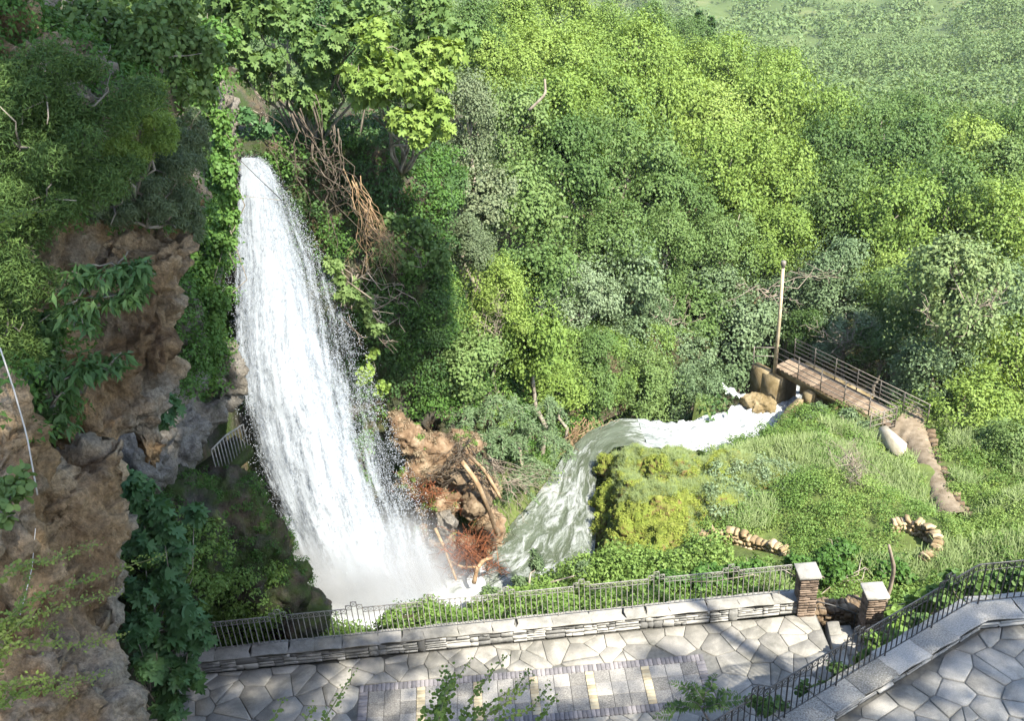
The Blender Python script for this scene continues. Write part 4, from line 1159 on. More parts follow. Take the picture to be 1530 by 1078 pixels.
# lamp post
lp = atz(1158, 548, -3.5)
lt = thing('lamp_post', 'weathered wooden lamp post beside the footbridge', 'lamp post', lp)
h_ = 4.75
obj('pole', Buf().tube([lp - np.array([0, 0, .6]), lp + np.array([.02, 0, h_ * .5]), lp + np.array([0, 0, h_ - .3])], [.085, .075, .065], 8), 'polewood', lt)
hd = Buf().tube([lp + np.array([0, 0, h_ - .3]), lp + np.array([0, 0, h_ - .12]), lp + np.array([0, 0, h_])], [.05, .11, .09], 8)
obj('lamp_head', hd, 'greysteel', lt)
# path beyond the bridge
PLa = np.array([atz(*q) for q in ((1330, 640, -3.5), (1352, 662, -3.45), (1366, 690, -3.2), (1384, 724, -2.75), (1400, 752, -2.35), (1420, 775, -2.05))])
PRa = np.array([atz(*q) for q in ((1372, 598, -3.5), (1384, 640, -3.45), (1392, 672, -3.2), (1408, 712, -2.75), (1424, 748, -2.35), (1440, 770, -2.05))])
pa, pb = resample(PLa, 60), resample(PRa, 60)
wob_ = .16 * noise3(np.stack([np.arange(60) * .35, np.zeros(60), np.zeros(60)], 1))[:, None]; wob2_ = .16 * noise3(np.stack([np.arange(60) * .35, np.full(60, 9.0), np.zeros(60)], 1))[:, None]
pd_ = norm(pb - pa)
pa, pb = pa - pd_ * (.22 + wob_), pb + pd_ * (.22 + wob2_)
tp = pa[:, None] * (1 - np.linspace(0, 1, 7))[None, :, None] + pb[:, None] * np.linspace(0, 1, 7)[None, :, None]
tp[..., 2] += .16 - .3 * np.abs(np.linspace(-1, 1, 7))[None] ** 4 + .03 * fbm(tp.reshape(-1, 3) * 2, 3).reshape(60, 7)
pm = grid_mesh(tp); obj('dirt_path', pm, 'pathdirt', None, True, kind='structure')
m_rk = [rough_block(120 + s_).mesh('stone') for s_ in range(4)]
for q in m_rk: q.materials.append(M['boulder'])
kb = thing('stone_kerb', 'broken line of brown stones edging the right side of the dirt path', 'kerb', PRa[3])
for p in resample(PRa + np.array([.12, 0, .1]), 24)[6:]:
    shared('stone', random.choice(m_rk), kb, p - np.array([0, 0, .12]), (.16, g.uniform(.2, .34), .22), 1.3 + g.normal() * .3)

# ruined curved basins
def ruin(label, pts, seed, courses=5, hz=.13):
    g_ = np.random.default_rng(seed)
    P = resample(np.array([atz(*q) for q in pts]), 60)
    T = thing('ruined_basin', label, 'ruin', P[30])
    for c in range(courses):
        s_ = g_.uniform(0, 3)
        while s_ < 58:
            st_ = g_.uniform(1.5, 4.0)
            a, b_ = P[int(s_)], P[min(59, int(s_ + st_))]
            d = b_ - a; L = np.linalg.norm(d[:2])
            if L > .05 and not (c == courses - 1 and g_.random() < .4):
                shared('stone', random.choice(m_rl), T, (a + b_) / 2 + np.array([0, 0, -.42 + hz * c]) + g_.normal(size=3) * .012, (L * .97, .26, hz * .97), math.atan2(d[1], d[0]) + g_.normal() * .06)
            s_ += st_
    return T
ruin('ochre curved stone basin wall below the mossy mound', [(1042, 830, -1.35), (1046, 806, -1.3), (1062, 795, -1.3), (1100, 799, -1.25), (1140, 810, -1.2), (1180, 828, -1.1)], 1)
ruin('small ruined round stone basin at the edge of the grassy slope', [(1332, 780, -.95), (1358, 780, -.95), (1384, 788, -.9), (1402, 806, -.9), (1398, 826, -.9), (1378, 838, -.95)], 2)
ba_ = np.array([atz(*q) for q in ((1060, 808, -1.75), (1110, 812, -1.7), (1170, 832, -1.65), (1160, 852, -1.6), (1080, 838, -1.7))])
obj('dry_basin_floor', Buf().addpoly(np.concatenate([ba_, ba_ - [0, 0, .3]]), [list(range(5))[::-1]] + [[i, (i + 1) % 5, 5 + (i + 1) % 5, 5 + i] for i in range(5)]), 'pathdirt', None, False, kind='structure')

# railing by the cave path
cr = thing('path_railing', 'grey bar railing on the path behind the waterfall', 'railing', PR[1])
RQ = resample(np.array([atd(328, 722, 25.6), atd(348, 700, 26), atd(374, 682, 26.6)]), 12)
for i in range(12): obj('baluster', Buf().bar(RQ[i], RQ[i] + np.array([0, 0, .95]), .016), 'ironlight', cr)
obj('top_rail', Buf().tube(RQ + np.array([0, 0, .97]), .022, 5), 'ironlight', cr)

# ================================================================== TREES AND PLANTS
CR_B = [crown_mesh('crown', 100 + i, 19000, .06, T_LEAF, 13 + 2 * i, (1, 1, .9 + .06 * (i % 3)), .80, (.3, .5), None, .6, .38) for i in range(6)]
CR_SP = [crown_mesh('crown', 180 + i, 2600, .09, T_LEAF, 14, (1, 1, .9), .82, (.24, .42)) for i in range(2)]
CR_S = [crown_mesh('crown', 120 + i, 11000, .075, T_OVAL, 11 + 2 * i, (1, 1, .95), .8, (.3, .46), None, .6, .38) for i in range(4)]
CR_L = [crown_mesh('crown', 140 + i, 7000, .10, T_LANCE, 30, (1, 1, .9), .75, (.16, .3)) for i in range(3)]
CR_F = [crown_mesh('crown', 160 + i, 3400, .125, T_OVAL, 12, (1, 1, .9), .78, (.28, .42)) for i in range(4)]
g0 = np.random.default_rng(9)
ccone = Buf(); k_ = 900; hh_ = g0.random(k_) ** .8
an_ = g0.random(k_) * 2 * np.pi; rr_ = (1 - hh_) * .32 * (.6 + .4 * g0.random(k_)) + .01
leaves(ccone, np.stack([rr_ * np.cos(an_), rr_ * np.sin(an_), hh_ * 2 - 1], 1), np.stack([np.cos(an_), np.sin(an_), 0 * an_ + .6], 1), .2, T_LEAF, g0)
CR_C = [(ccone.mesh('crown'), np.zeros((1, 3)))]
for L0 in (CR_B, CR_SP, CR_S, CR_L, CR_F, CR_C):
    for me, _ in L0: me.materials.append(M['leaf_mid'])
def setmat(o, mat):
    o.material_slots[0].link = 'OBJECT'; o.material_slots[0].material = M[mat]
tg = np.random.default_rng(31)
def tree(name, c, r, mat, label, cat='tree', group=None, kind=CR_B, squash=1.0, trunk=True, tmat='bark', lean=None, wide=1.0):
    c = np.asarray(c, float)
    gz_ = float(ground_z(c[0], c[1])[0])
    base = np.array([c[0], c[1], min(gz_, c[2] - r * .5)])
    if lean is not None: base = base + np.array(lean)
    T = thing(name, label, cat, base, group)
    if mat in ('leaf_silver', 'leaf_olive'): tmat = 'deadwood'
    me, cl = kind[int(tg.integers(len(kind)))]
    rz = tg.random() * 6.28
    o = shared('crown', me, T, c, (r * wide * tg.uniform(.92, 1.1), r * wide * tg.uniform(.92, 1.1), r * squash * tg.uniform(.92, 1.08)), rz)
    setmat(o, mat)
    if trunk:
        rt = max(.05, r * .06)
        b_ = Buf()
        b_.tube(branch_pts(base - np.array([0, 0, .3]), c - np.array([0, 0, r * .25]), tg, 6, .04), np.linspace(rt * 1.3, rt * .7, 6), 6)
        R_ = Matrix.Rotation(rz, 3, 'Z')
        for q in cl[:7]:
            e = c + np.array(R_ @ Vector(q)) * np.array([r, r, r * squash]) * tg.uniform(.9, 1.35)
            b_.tube(branch_pts(c - np.array([0, 0, r * tg.uniform(.2, .6)]), e, tg, 5, .07), np.linspace(rt * .55, rt * .15, 5), 4)
        obj('trunk', b_, tmat, T)
    return T

# ---- wood behind the stream, row by row: (x, y, radius, colour) as seen, distance
MATS = {'y': ('leaf_bright', 'bright yellow-green'), 'g': ('leaf_mid', 'mid-green'), 's': ('leaf_silver', 'silvery grey-green'), 'd': ('leaf_dark', 'dark green'), 'o': ('leaf_olive', 'dull olive')}
ORD = ['first', 'second', 'third', 'fourth', 'fifth', 'sixth', 'seventh', 'eighth', 'ninth', 'tenth', 'eleventh', 'twelfth', 'thirteenth', 'fourteenth', 'fifteenth', 'sixteenth', 'seventeenth', 'eighteenth', 'nineteenth', 'twentieth', 'twenty-first', 'twenty-second', 'twenty-third', 'twenty-fourth']
for size, where, L in ROWS:
    for i, (x, y, rp, k_, Y) in enumerate(sorted(L)):
        c = aty(x, y, Y); r = rp * 1.04 * ((c - CAM) @ _f) / FPX
        tree('broadleaf_tree', c, r, MATS[k_][0], '%s %s tree, %s from left %s' % (size, MATS[k_][1], ORD[i], where), group='trees of the wood behind the stream', kind=CR_B if r > 1.9 else (CR_S if i % 3 else CR_B), squash=tg.uniform(.95, 1.3))
# ---- trees at the right edge by the footbridge
for x, y, rp, Y, mt, lab in [
    (1435, 465, 95, 34, 'leaf_flower', 'large spreading tree with yellow blossom and pale bare limbs beyond the dirt path'),
    (1395, 560, 62, 33.2, 'leaf_silver', 'grey-green tree overhanging the dirt path right of the footbridge'),
    (1445, 630, 72, 31, 'leaf_bright', 'bright green bushy tree at the right of the dirt path'),
    (1510, 570, 76, 33, 'leaf_bright', 'bright green tree cut by the right edge above the slope'),
    (1505, 470, 72, 36.5, 'leaf_silver', 'silvery tree at the right edge behind the blossoming tree'),
    (1515, 690, 60, 27.5, 'leaf_mid', 'low green tree at the right edge above the ivy slope'),
    (1350, 470, 60, 38.5, 'leaf_mid', 'green tree filling the gap behind the far end of the footbridge')]:
    c = aty(x, y, Y); r = rp * 1.15 * ((c - CAM) @ _f) / FPX
    tree('broadleaf_tree', c, r, mt, lab, squash=1.0, tmat='deadwood')
# ---- slender conifers among the wood
for x, y, h, Y, lab in [(1043, 62, 2.4, 90, 'left one of two slim dark cypresses on the wooded ridge'), (1062, 66, 2.2, 90, 'right one of two slim dark cypresses on the wooded ridge')]:
    tree('cypress_tree', aty(x, y, Y), h, 'leaf_dark', lab, 'tree', None, CR_C, 1.0)
# ---- drooping feathery tree on the stream bank
fz = thing('feathery_tree', 'blue-green tree with drooping feathery boughs on the stream bank', 'tree', aty(770, 700, 27.2))
b_ = Buf(); g = np.random.default_rng(61); tb = Buf()
for x, y, Y in [(735, 600, 27.3), (770, 610, 27.6), (800, 640, 27.6), (760, 660, 26.8), (800, 690, 27.2), (730, 650, 26.6), (720, 690, 26.2), (830, 655, 28), (770, 720, 26.4), (820, 600, 28.2), (700, 620, 26.6)]:
    c = aty(x, y, Y)
    for q in range(9):
        d = norm(np.array([g.normal(), g.normal() - .5, g.normal() * .3])); e = c + d * np.array([.9, .9, .4]) * g.uniform(.6, 1.1) - np.array([0, 0, .35])
        P_ = branch_pts(c, e, g, 7, .04, -.12); tb.tube(P_, np.linspace(.012, .004, 7), 3)
        pp_ = resample(P_, 60); pp_ = np.repeat(pp_, 2, 0) + g.normal(size=(120, 3)) * .05
        leaves(b_, pp_, np.tile([0, -.2, 1.0], (120, 1)), g.uniform(.08, .17, 120), T_LANCE, g, .2, .4, along=np.repeat(d[None], 120, 0) * .6 + g.normal(size=(120, 3)) * .7)
obj('foliage', b_, 'leaf_silver', fz); tb.tube(branch_pts(aty(770, 730, 26.9) - np.array([0, 0, 1.5]), aty(770, 630, 27.5), g), np.linspace(.12, .04, 6), 6); obj('branches', tb, 'deadwood', fz)

# ---- big-leaved trees hanging over the top of the fall
def leafy(name, label, cat, blobs, nleaf, size, tmpl, mat, stem=None, up=.5, seed=1, fill=.5, group=None, down=.35, smat='bark', jitter=.6, tuft=7):
    g_ = np.random.default_rng(seed)
    C_ = np.array([q[0] for q in blobs]); R_ = np.array([np.broadcast_to(np.asarray(q[1], float), (3,)) for q in blobs])
    # break every lump into smaller tufts
    cs, rs = [], []
    for c, r in zip(C_, R_):
        for _ in range(tuft):
            cs.append(c + sphere_pts(g_, 1)[0] * r * g_.uniform(.3, .85)); rs.append(r * g_.uniform(.28, .5))
    T = thing(name, label, cat, C_[C_[:, 2].argmin()] - np.array([0, 0, R_[0][2]]), group)
    b_ = clump_leaves(Buf(), np.array(cs), np.array(rs), nleaf, size, tmpl, g_, up, fill, down, jitter)
    obj('foliage', b_, mat, T)
    root = C_[C_[:, 2].argmin()] - np.array([0, 0, R_[0][2] * .8]) if stem is None else np.asarray(stem)
    tb_ = Buf()
    for c, r in zip(C_, R_):
        tb_.tube(branch_pts(root, c, g_, 6, .08), np.linspace(.05, .015, 6) if 3000 < nleaf < 12000 else np.linspace(.02, .008, 6), 5)
        for _ in range(3): tb_.tube(branch_pts(c, c + sphere_pts(g_, 1)[0] * r * .9, g_, 4, .1), np.linspace(.015, .005, 4), 3)
    obj('branches', tb_, smat, T)
    return T
def BY(x, y, Y, r): return (aty(x, y, Y), r)
leafy('plane_tree', 'sunlit broad-leaved tree arching over the right side of the fall top', 'tree', [BY(600, 110, 25.5, .75), BY(560, 130, 25.2, .7), BY(640, 150, 25.8, .7), BY(610, 190, 25.2, .65), BY(650, 90, 26.2, .7), BY(560, 70, 25.6, .7), BY(660, 190, 26, .4), BY(530, 120, 24.9, .45)], 4400, .2, T_FIG, 'leaf_bright', aty(600, 260, 27), seed=3, down=.5)
leafy('plane_tree', 'dark leafy tree behind the top of the fall', 'tree', [BY(480, 90, 26.6, .8), BY(430, 60, 26.8, .8), BY(520, 40, 26.6, .9), BY(460, 160, 26.4, .7), BY(400, 120, 26.8, .7), BY(560, 10, 26.8, .8), BY(380, 30, 27, .8), BY(620, 20, 27.2, .9), BY(680, 60, 28, .8), BY(340, 60, 27, .8), BY(400, 5, 27.5, .9), BY(330, 0, 27.5, .9), BY(450, -10, 27.5, .9), BY(370, 100, 27, .6)], 8000, .2, T_FIG, 'leaf_mid', aty(470, 230, 27.5), seed=4, down=.5)
leafy('fig_sapling', 'small fig sprouting beside the lip of the fall', 'shrub', [BY(365, 165, 25, .28), BY(390, 190, 25, .25), BY(345, 190, 25, .22)], 420, .2, T_FIG, 'leaf_fig', aty(400, 175, 25.4), seed=5, down=.5)
leafy('hanging_bush', 'pale green bush hanging on the dark slope right of the dead branches', 'shrub', [BY(620, 350, 25.3, .45), BY(650, 385, 25.4, .4), BY(600, 385, 25.1, .35), BY(590, 330, 25.4, .3)], 1500, .14, T_ROUND, 'leaf_mid', aty(630, 400, 26), seed=6)
leafy('cliff_bush', 'small leafy bush with bare twigs beside the middle of the fall', 'shrub', [BY(520, 430, 24.6, .4), BY(545, 455, 24.5, .35), BY(500, 395, 24.8, .3), BY(560, 490, 24.4, .28)], 900, .16, T_FIG, 'leaf_mid', aty(560, 450, 25.5), seed=7)
leafy('cliff_bush', 'bright little bush at the right edge of the fall above the bare bank', 'shrub', [BY(548, 560, 24.5, .3), BY(570, 580, 24.6, .28), BY(555, 530, 24.7, .2)], 700, .11, T_ROUND, 'leaf_bright', aty(560, 600, 25.2), seed=8)

# ---- ivy pillar left of the fall
leafy('ivy_column', 'column of dark ivy hanging between the cliff and the fall', 'ivy', [BY(x, y, 21.2 + .1 * math.sin(y), (r, .5, .45)) for x, y, r in [(330, 190, .35), (318, 240, .45), (322, 290, .5), (318, 335, .48), (308, 385, .42), (300, 430, .42), (305, 470, .42), (300, 515, .4), (298, 550, .34), (292, 580, .22), (335, 310, .28), (335, 250, .3), (290, 350, .4), (300, 150, .5), (310, 100, .5), (320, 50, .5), (325, 450, .25), (322, 520, .22), (330, 360, .3)]], 34000, .095, T_OVAL, 'leaf_ivy', aty(300, 60, 22.5), seed=9, down=.7, up=.3, tuft=14)
# ---- vegetation of the left cliff top
leafy('juniper_bush', 'dense feathery green bush covering the left cliff top', 'shrub', [B(60, 130, 11.2, (.7, .5, .45)), B(130, 160, 11.4, (.7, .5, .45)), B(30, 220, 11, (.6, .5, .5)), B(100, 240, 11.2, (.6, .5, .5)), B(160, 250, 11.6, (.5, .5, .4)), B(60, 310, 11, (.55, .4, .45)), B(10, 330, 10.8, (.5, .4, .5)), B(20, 420, 10.9, (.5, .4, .6)), B(90, 110, 11.8, (.6, .5, .3)), B(10, 500, 11.2, (.35, .3, .5))], 80000, .054, T_TRIL, 'leaf_juniper', B(60, 320, 12.2, 0)[0], seed=10, up=.6, down=.0, jitter=.9)
leafy('juniper_bush', 'feathery bush coloured lime green for sun, jutting from the cliff near the ivy column', 'shrub', [B(210, 190, 12, (.4, .4, .35)), B(240, 205, 12.1, (.28, .3, .25)), B(190, 225, 11.9, (.35, .3, .25)), B(225, 150, 12.4, (.3, .3, .2))], 26000, .047, T_TRIL, 'leaf_bright', B(200, 300, 12.6, 0)[0], seed=11, up=.6, down=.0, jitter=.9)  # sunlight on this bush is put into its lime leaf colour
leafy('dry_bush', 'grey-brown half dry bush under the lime green one on the cliff', 'shrub', [B(210, 290, 12.6, (.5, .4, .35)), B(265, 270, 13, (.4, .4, .4)), B(170, 310, 12.5, (.35, .3, .3)), B(250, 330, 12.9, (.35, .3, .25)), B(280, 200, 13.4, (.35, .3, .4)), B(290, 320, 13.2, (.2, .2, .3))], 20000, .057, T_TRIL, 'leaf_olive', B(220, 340, 13, 0)[0], seed=12, up=.3, down=.3, smat='deadwood', jitter=.9)
leafy('cliff_ivy', 'leafy creeper covering the cliff top below the tree trunks', 'shrub', [B(180, 60, 14.5, (.9, .5, .5)), B(100, 40, 15, (.9, .5, .4)), B(240, 90, 14.5, (.6, .5, .6)), B(20, 60, 14.5, (.9, .5, .5)), B(270, 40, 15, (.6, .5, .6)), B(290, 120, 15, (.4, .4, .5)), B(150, 100, 14, (.6, .4, .3)), B(220, 20, 15.5, (.8, .5, .5))], 15000, .085, T_OVAL, 'leaf_mid', B(150, 140, 15, 0)[0], seed=13)
for x, lab, seed in ((72, 'left one of two leaning tree trunks at the top left corner', 1), (112, 'right one of two leaning tree trunks at the top left corner', 2)):
    tg2 = np.random.default_rng(seed)
    T = thing('tree', lab, 'tree', atd(x - 5, 60, 15.6))
    obj('trunk', Buf().tube([atd(x - 8, 90, 15.6), atd(x - 3, 30, 15.7), atd(x + 8, -20, 15.8), atd(x + 14, -90, 16)], [.16, .14, .13, .1], 8), 'bark', T, True)
    o = shared('crown', CR_B[seed][0], T, atd(x + 10, -190, 16.5), (1.4, 1.2, 1.0)); setmat(o, 'leaf_mid')
leafy('bay_shrub', 'glossy long-leaved shrub growing out of the ochre cliff', 'shrub', [B(175, 400, 10.6, (.32, .3, .16)), B(130, 430, 10.5, (.3, .3, .2)), B(190, 440, 10.5, (.25, .3, .12)), B(120, 470, 10.5, (.25, .2, .14)), B(215, 408, 10.5, (.14, .2, .12))], 1100, .13, T_LANCE, 'leaf_bay', B(120, 450, 11.5, 0)[0], seed=14, up=.5, down=.8)
leafy('bay_shrub', 'glossy shrub on the cliff ledge below the other long-leaved one', 'shrub', [B(120, 550, 10.6, (.3, .3, .16)), B(80, 590, 10.6, (.28, .3, .2)), B(165, 545, 10.6, (.2, .2, .12)), B(80, 630, 10.7, (.24, .2, .12)), B(50, 560, 10.8, (.25, .2, .2))], 1100, .13, T_LANCE, 'leaf_bay', B(70, 600, 11.5, 0)[0], seed=15, up=.5, down=.8)
leafy('cliff_ivy', 'dark leafy tuft at the left edge on the near rock', 'shrub', [B(15, 735, 9.3, (.14, .15, .16)), B(30, 715, 9.3, (.08, .1, .1)), B(5, 770, 9.3, (.12, .1, .1))], 260, .075, T_ROUND, 'leaf_mid', B(0, 760, 9.8, 0)[0], seed=16)
leafy('cliff_ivy', 'dark shaded foliage in the cliff recess at the left edge', 'shrub', [B(30, 480, 11.6, (.4, .3, .4)), B(60, 520, 11.8, (.4, .3, .4)), B(20, 580, 11.4, (.3, .3, .4))], 5200, .06, T_ROUND, 'leaf_dark', B(40, 560, 12.2, 0)[0], seed=17)
# ---- fig bush at the left end of the plaza
leafy('fig_bush', 'large blue-green fig bush filling the left end of the plaza', 'shrub', [BY(205, 735, 15.6, .42), BY(240, 770, 15.8, .45), BY(215, 810, 15.4, .42), BY(260, 830, 15.9, .42), BY(225, 880, 15.4, .5), BY(275, 890, 15.8, .45), BY(250, 940, 15.4, .5), BY(295, 950, 15.8, .36), BY(235, 990, 15.2, .5), BY(280, 1010, 15.5, .4), BY(250, 1050, 15.2, .42), BY(200, 940, 15, .4), BY(290, 765, 16.4, .2)], 2600, .25, T_FIG, 'leaf_fig', aty(240, 1078, 15.6), seed=18, down=.6, up=.5)
leafy('fig_sapling', 'little fig shoot under the ochre overhang', 'shrub', [B(258, 600, 20, .2), B(250, 625, 20, .15)], 70, .2, T_FIG, 'leaf_fig', B(245, 640, 20.5, 0)[0], seed=19, down=.6)

# ================================================================== GROUND COVER (uncountable)
def cover(name, label, me, n, rr, nleaf, size, tmpl, mat, mask, seed, up=.6, lift=.25, squash=.6, cat='ground cover'):
    g_ = np.random.default_rng(seed)
    p, nn = sample(me, n, g_, mask)
    r = g_.uniform(*rr, n)
    c = p + nn * (r * lift)[:, None]
    b_ = clump_leaves(Buf(), c, np.stack([r, r, r * squash], 1), nleaf, size, tmpl, g_, up, .5)
    return obj(name, b_, mat, None, False, kind='stuff', label=label, category=cat)
def pmask(poly_or_rects, excl=(), maxY=200, zmin=-50):
    def f(c):
        k = inpx(c, poly_or_rects) & (c[:, 1] < maxY) & (c[:, 1] > 0) & (c[:, 2] > zmin)
        if len(excl): k &= ~inpx(c, excl)
        return k.astype(float)
    return f
BARE = [(560, 625, 742, 870), (742, 740, 790, 870)]
nz_ = lambda c, s, o: noise3(c * s + o)
def mix_mask(rects, excl, sgn, s=.45, o=0, **kw):
    base = pmask(rects, excl, **kw)
    return lambda c: base(c) * (sgn * nz_(c, s, o) > -.06)
cover('slope_ivy', 'ivy and creepers coloured dark for shade over the slope right of the fall', cm, 1100, (.18, .5), 90000, .085, T_TRI, 'leaf_ivy', mix_mask([(380, 0, 900, 760)], BARE, 1), 1, lift=.35)  # shaded part of the slope painted with the darker leaf colour
cover('slope_creeper', 'creeper coloured bright green for sun on part of the slope', cm, 900, (.18, .45), 80000, .08, T_TRI, 'leaf_cover', mix_mask([(640, 250, 1000, 680)], BARE, -1), 2, lift=.35)  # sunny part of the slope painted with the brighter leaf colour
cover('cliff_foliage', 'dark foliage on the rock face left of the fall', grm, 460, (.2, .5), 52000, .085, T_TRI, 'leaf_ivy', pmask([(150, 100, 335, 580)]), 3, lift=.3)
cover('rock_creeper', 'green creeper spreading over the wet rock above the plaza railing', wm, 520, (.15, .38), 46000, .075, T_TRI, 'leaf_cover', lambda c: ((topx(c)[1] > 735 + (topx(c)[0] - 200) * .55) & (topx(c)[0] < 415)).astype(float), 4, lift=.35)
cover('bank_plants', 'low green plants between the plaza railing and the stream', gm, 420, (.12, .34), 30000, .085, T_TRI, 'leaf_cover', lambda c: ((c[:, 0] > -8) & (c[:, 0] < 6.6) & (c[:, 1] > 18.15 + WS * c[:, 0]) & (c[:, 1] < 20.4 + .1 * c[:, 0]) & (c[:, 2] > -1.8)).astype(float), 5, lift=.5, squash=.9)
cover('bank_bushes', 'light green bushes on the near bank of the stream', gm, 260, (.2, .5), 20000, .10, T_TRI, 'leaf_cover', lambda c: ((c[:, 0] > -1.6) & (c[:, 0] < 5.4) & (c[:, 1] > 20.2) & (c[:, 1] < 22.3) & (c[:, 2] > -2.6) & ~inpx(c, [(880, 700, 1048, 838)])).astype(float), 6, lift=.5, squash=.8)
cover('mound_moss', 'yellow-green moss on the lower tufa mound', mm, 1500, (.05, .16), 85000, .04, T_TRI, 'leaf_moss', lambda c: (inpx(c, [(870, 700, 1060, 890), (895, 665, 1100, 740)]) * (nz_(c, .9, 3) > -.2)).astype(float), 7, lift=.05, squash=.5)
gp, gn = sample(mm, 70000, np.random.default_rng(8), lambda c: (inpx(c, [(915, 655, 1200, 752), (1030, 740, 1200, 800)]) * (nz_(c, 1.2, 9) > -.25) * (c[:, 2] > -2.6)).astype(float))
ok_ = gn[:, 2] > .25
gb = leaves(Buf(), gp[ok_], np.tile([0, -1.0, .3], (ok_.sum(), 1)), np.random.default_rng(8).uniform(.06, .17, ok_.sum()), T_NEEDLE, np.random.default_rng(81), 0, .5, along=np.tile([0, -.35, 1.0], (ok_.sum(), 1)))
obj('mound_grass', gb, 'leaf_grass', None, False, kind='stuff', label='grey-green grass hanging over the top of the tufa mound', category='grass')
cover('mound_ivy', 'leafy creeper on the right shoulder of the tufa mound', mm, 260, (.15, .35), 17000, .085, T_TRI, 'leaf_silver', pmask([(1060, 690, 1240, 800)]), 9, lift=.3)
NOGO = [(1378, 690, 1424, 762), (1310, 630, 1362, 690), (1362, 655, 1400, 712), (1385, 700, 1420, 765), (1046, 796, 1180, 850), (1330, 778, 1405, 838)]
slope = lambda sgn, o: (lambda c: ((c[:, 0] > 4.8) & (c[:, 0] < 20) & (c[:, 1] > 18.3) & (c[:, 1] < 32.5) & (np.hypot(c[:, 0] - 10.5, (c[:, 1] - 38)) > 3)).astype(float) * ~inpx(c, NOGO) * inpx(c, [(1020, 590, 1700, 960)]) * (sgn * nz_(c, .4, o) > -.08) * ((c[:, 0] - 13.5) < (26 - c[:, 1]) * -.1 + 6))
cover('slope_cover', 'bright green ground cover on the slope right of the mound', gm, 1700, (.1, .32), 130000, .055, T_TRI, 'leaf_cover', slope(1, 0), 10, lift=.45, squash=.7)
cover('slope_brambles', 'darker brambles on the slope right of the mound', gm, 900, (.15, .42), 80000, .062, T_TRI, 'leaf_cover', slope(-1, 0), 11, lift=.5, squash=.75)
cover('slope_weeds', 'yellowish weeds scattered over the slope', gm, 300, (.1, .25), 14000, .06, T_LEAF, 'leaf_bright', slope(1, 7), 12, lift=.5)
cover('bank_creeper', 'leafy creeper covering the far stream bank below the trees', gm, 1100, (.22, .55), 90000, .08, T_TRI, 'leaf_mid', lambda c: ((c[:, 0] > -1) & (c[:, 0] < 14) & (c[:, 1] > 28) & (c[:, 1] < 39) & ~inpx(c, [(1075, 575, 1400, 720), (890, 618, 1200, 690)])).astype(float), 14, lift=.4)
cover('rock_moss', 'green moss on the top of the dark wet rock', wm, 420, (.06, .2), 26000, .045, T_TRI, 'leaf_ivy', pmask([(220, 660, 470, 880)]), 18, lift=.1)
cover('bank_litter', 'dry leaf litter and twigs on the bare bank', bkm, 600, (.05, .16), 22000, .085, T_LANCE, 'leaf_dry', lambda c: np.ones(len(c)) * (nz_(c, 1.5, 2) > -.15), 19, lift=.02, squash=.4)
cover('bank_weeds', 'small green weeds on the bare bank', bkm, 140, (.06, .18), 9000, .05, T_TRI, 'leaf_cover', lambda c: np.ones(len(c)) * (nz_(c, 1.1, 7) > .1), 20, lift=.1)
cover('plateau_foliage', 'dark shrubs along the cliff top beside the fall', gm, 420, (.35, .8), 30000, .15, T_TRI, 'leaf_dark', lambda c: ((c[:, 0] > -13) & (c[:, 0] < .5) & (c[:, 1] > 25) & (c[:, 1] < 38) & (c[:, 2] > 1)).astype(float), 15, lift=.4)
cover('cliff_plants', 'small dark plants clinging to the upper left cliff', lm, 900, (.12, .34), 64000, .055, T_TRI, 'leaf_ivy', pmask([(-60, -100, 330, 345), (-60, 380, 110, 640)]), 16, lift=.2)
cover('slope_shrubs', 'dark shrubs filling the gaps of the slope right of the fall', cm, 460, (.3, .6), 50000, .095, T_TRI, 'leaf_dark', pmask([(370, 60, 760, 590)]), 17, lift=.2)
sp_, sn_ = sample(gm, 26000, np.random.default_rng(88), lambda c: ((c[:, 0] > 6) & (c[:, 0] < 18) & (c[:, 1] > 19) & (c[:, 1] < 31) & ~inpx(c, NOGO)).astype(float) * (nz_(c, .5, 20) > .12))
obj('slope_grass', leaves(Buf(), sp_ + np.array([0, 0, .12]), np.tile([0, -1.0, .3], (26000, 1)), np.random.default_rng(89).uniform(.15, .45, 26000), T_NEEDLE, np.random.default_rng(90), 0, .5, along=np.tile([.1, -.2, 1.0], (26000, 1))), 'leaf_grass', None, False, kind='stuff', label='tufts of pale grass on the slope right of the mound', category='grass')
und = lambda c: ((c[:, 1] > 32) & (c[:, 1] < 80) & (c[:, 0] > -6) & (c[:, 0] < 45) & ~inpx(c, [(1085, 565, 1400, 720)])).astype(float) / np.maximum(c[:, 1] - 20, 5)
cover('undergrowth', 'undergrowth coloured dark for shade between the trunks of the wood', gm, 700, (.5, 1.0), 30000, .2, T_TRI, 'leaf_dark', und, 13, lift=.4)  # dark leaf colour stands in for the shadow gaps between trees
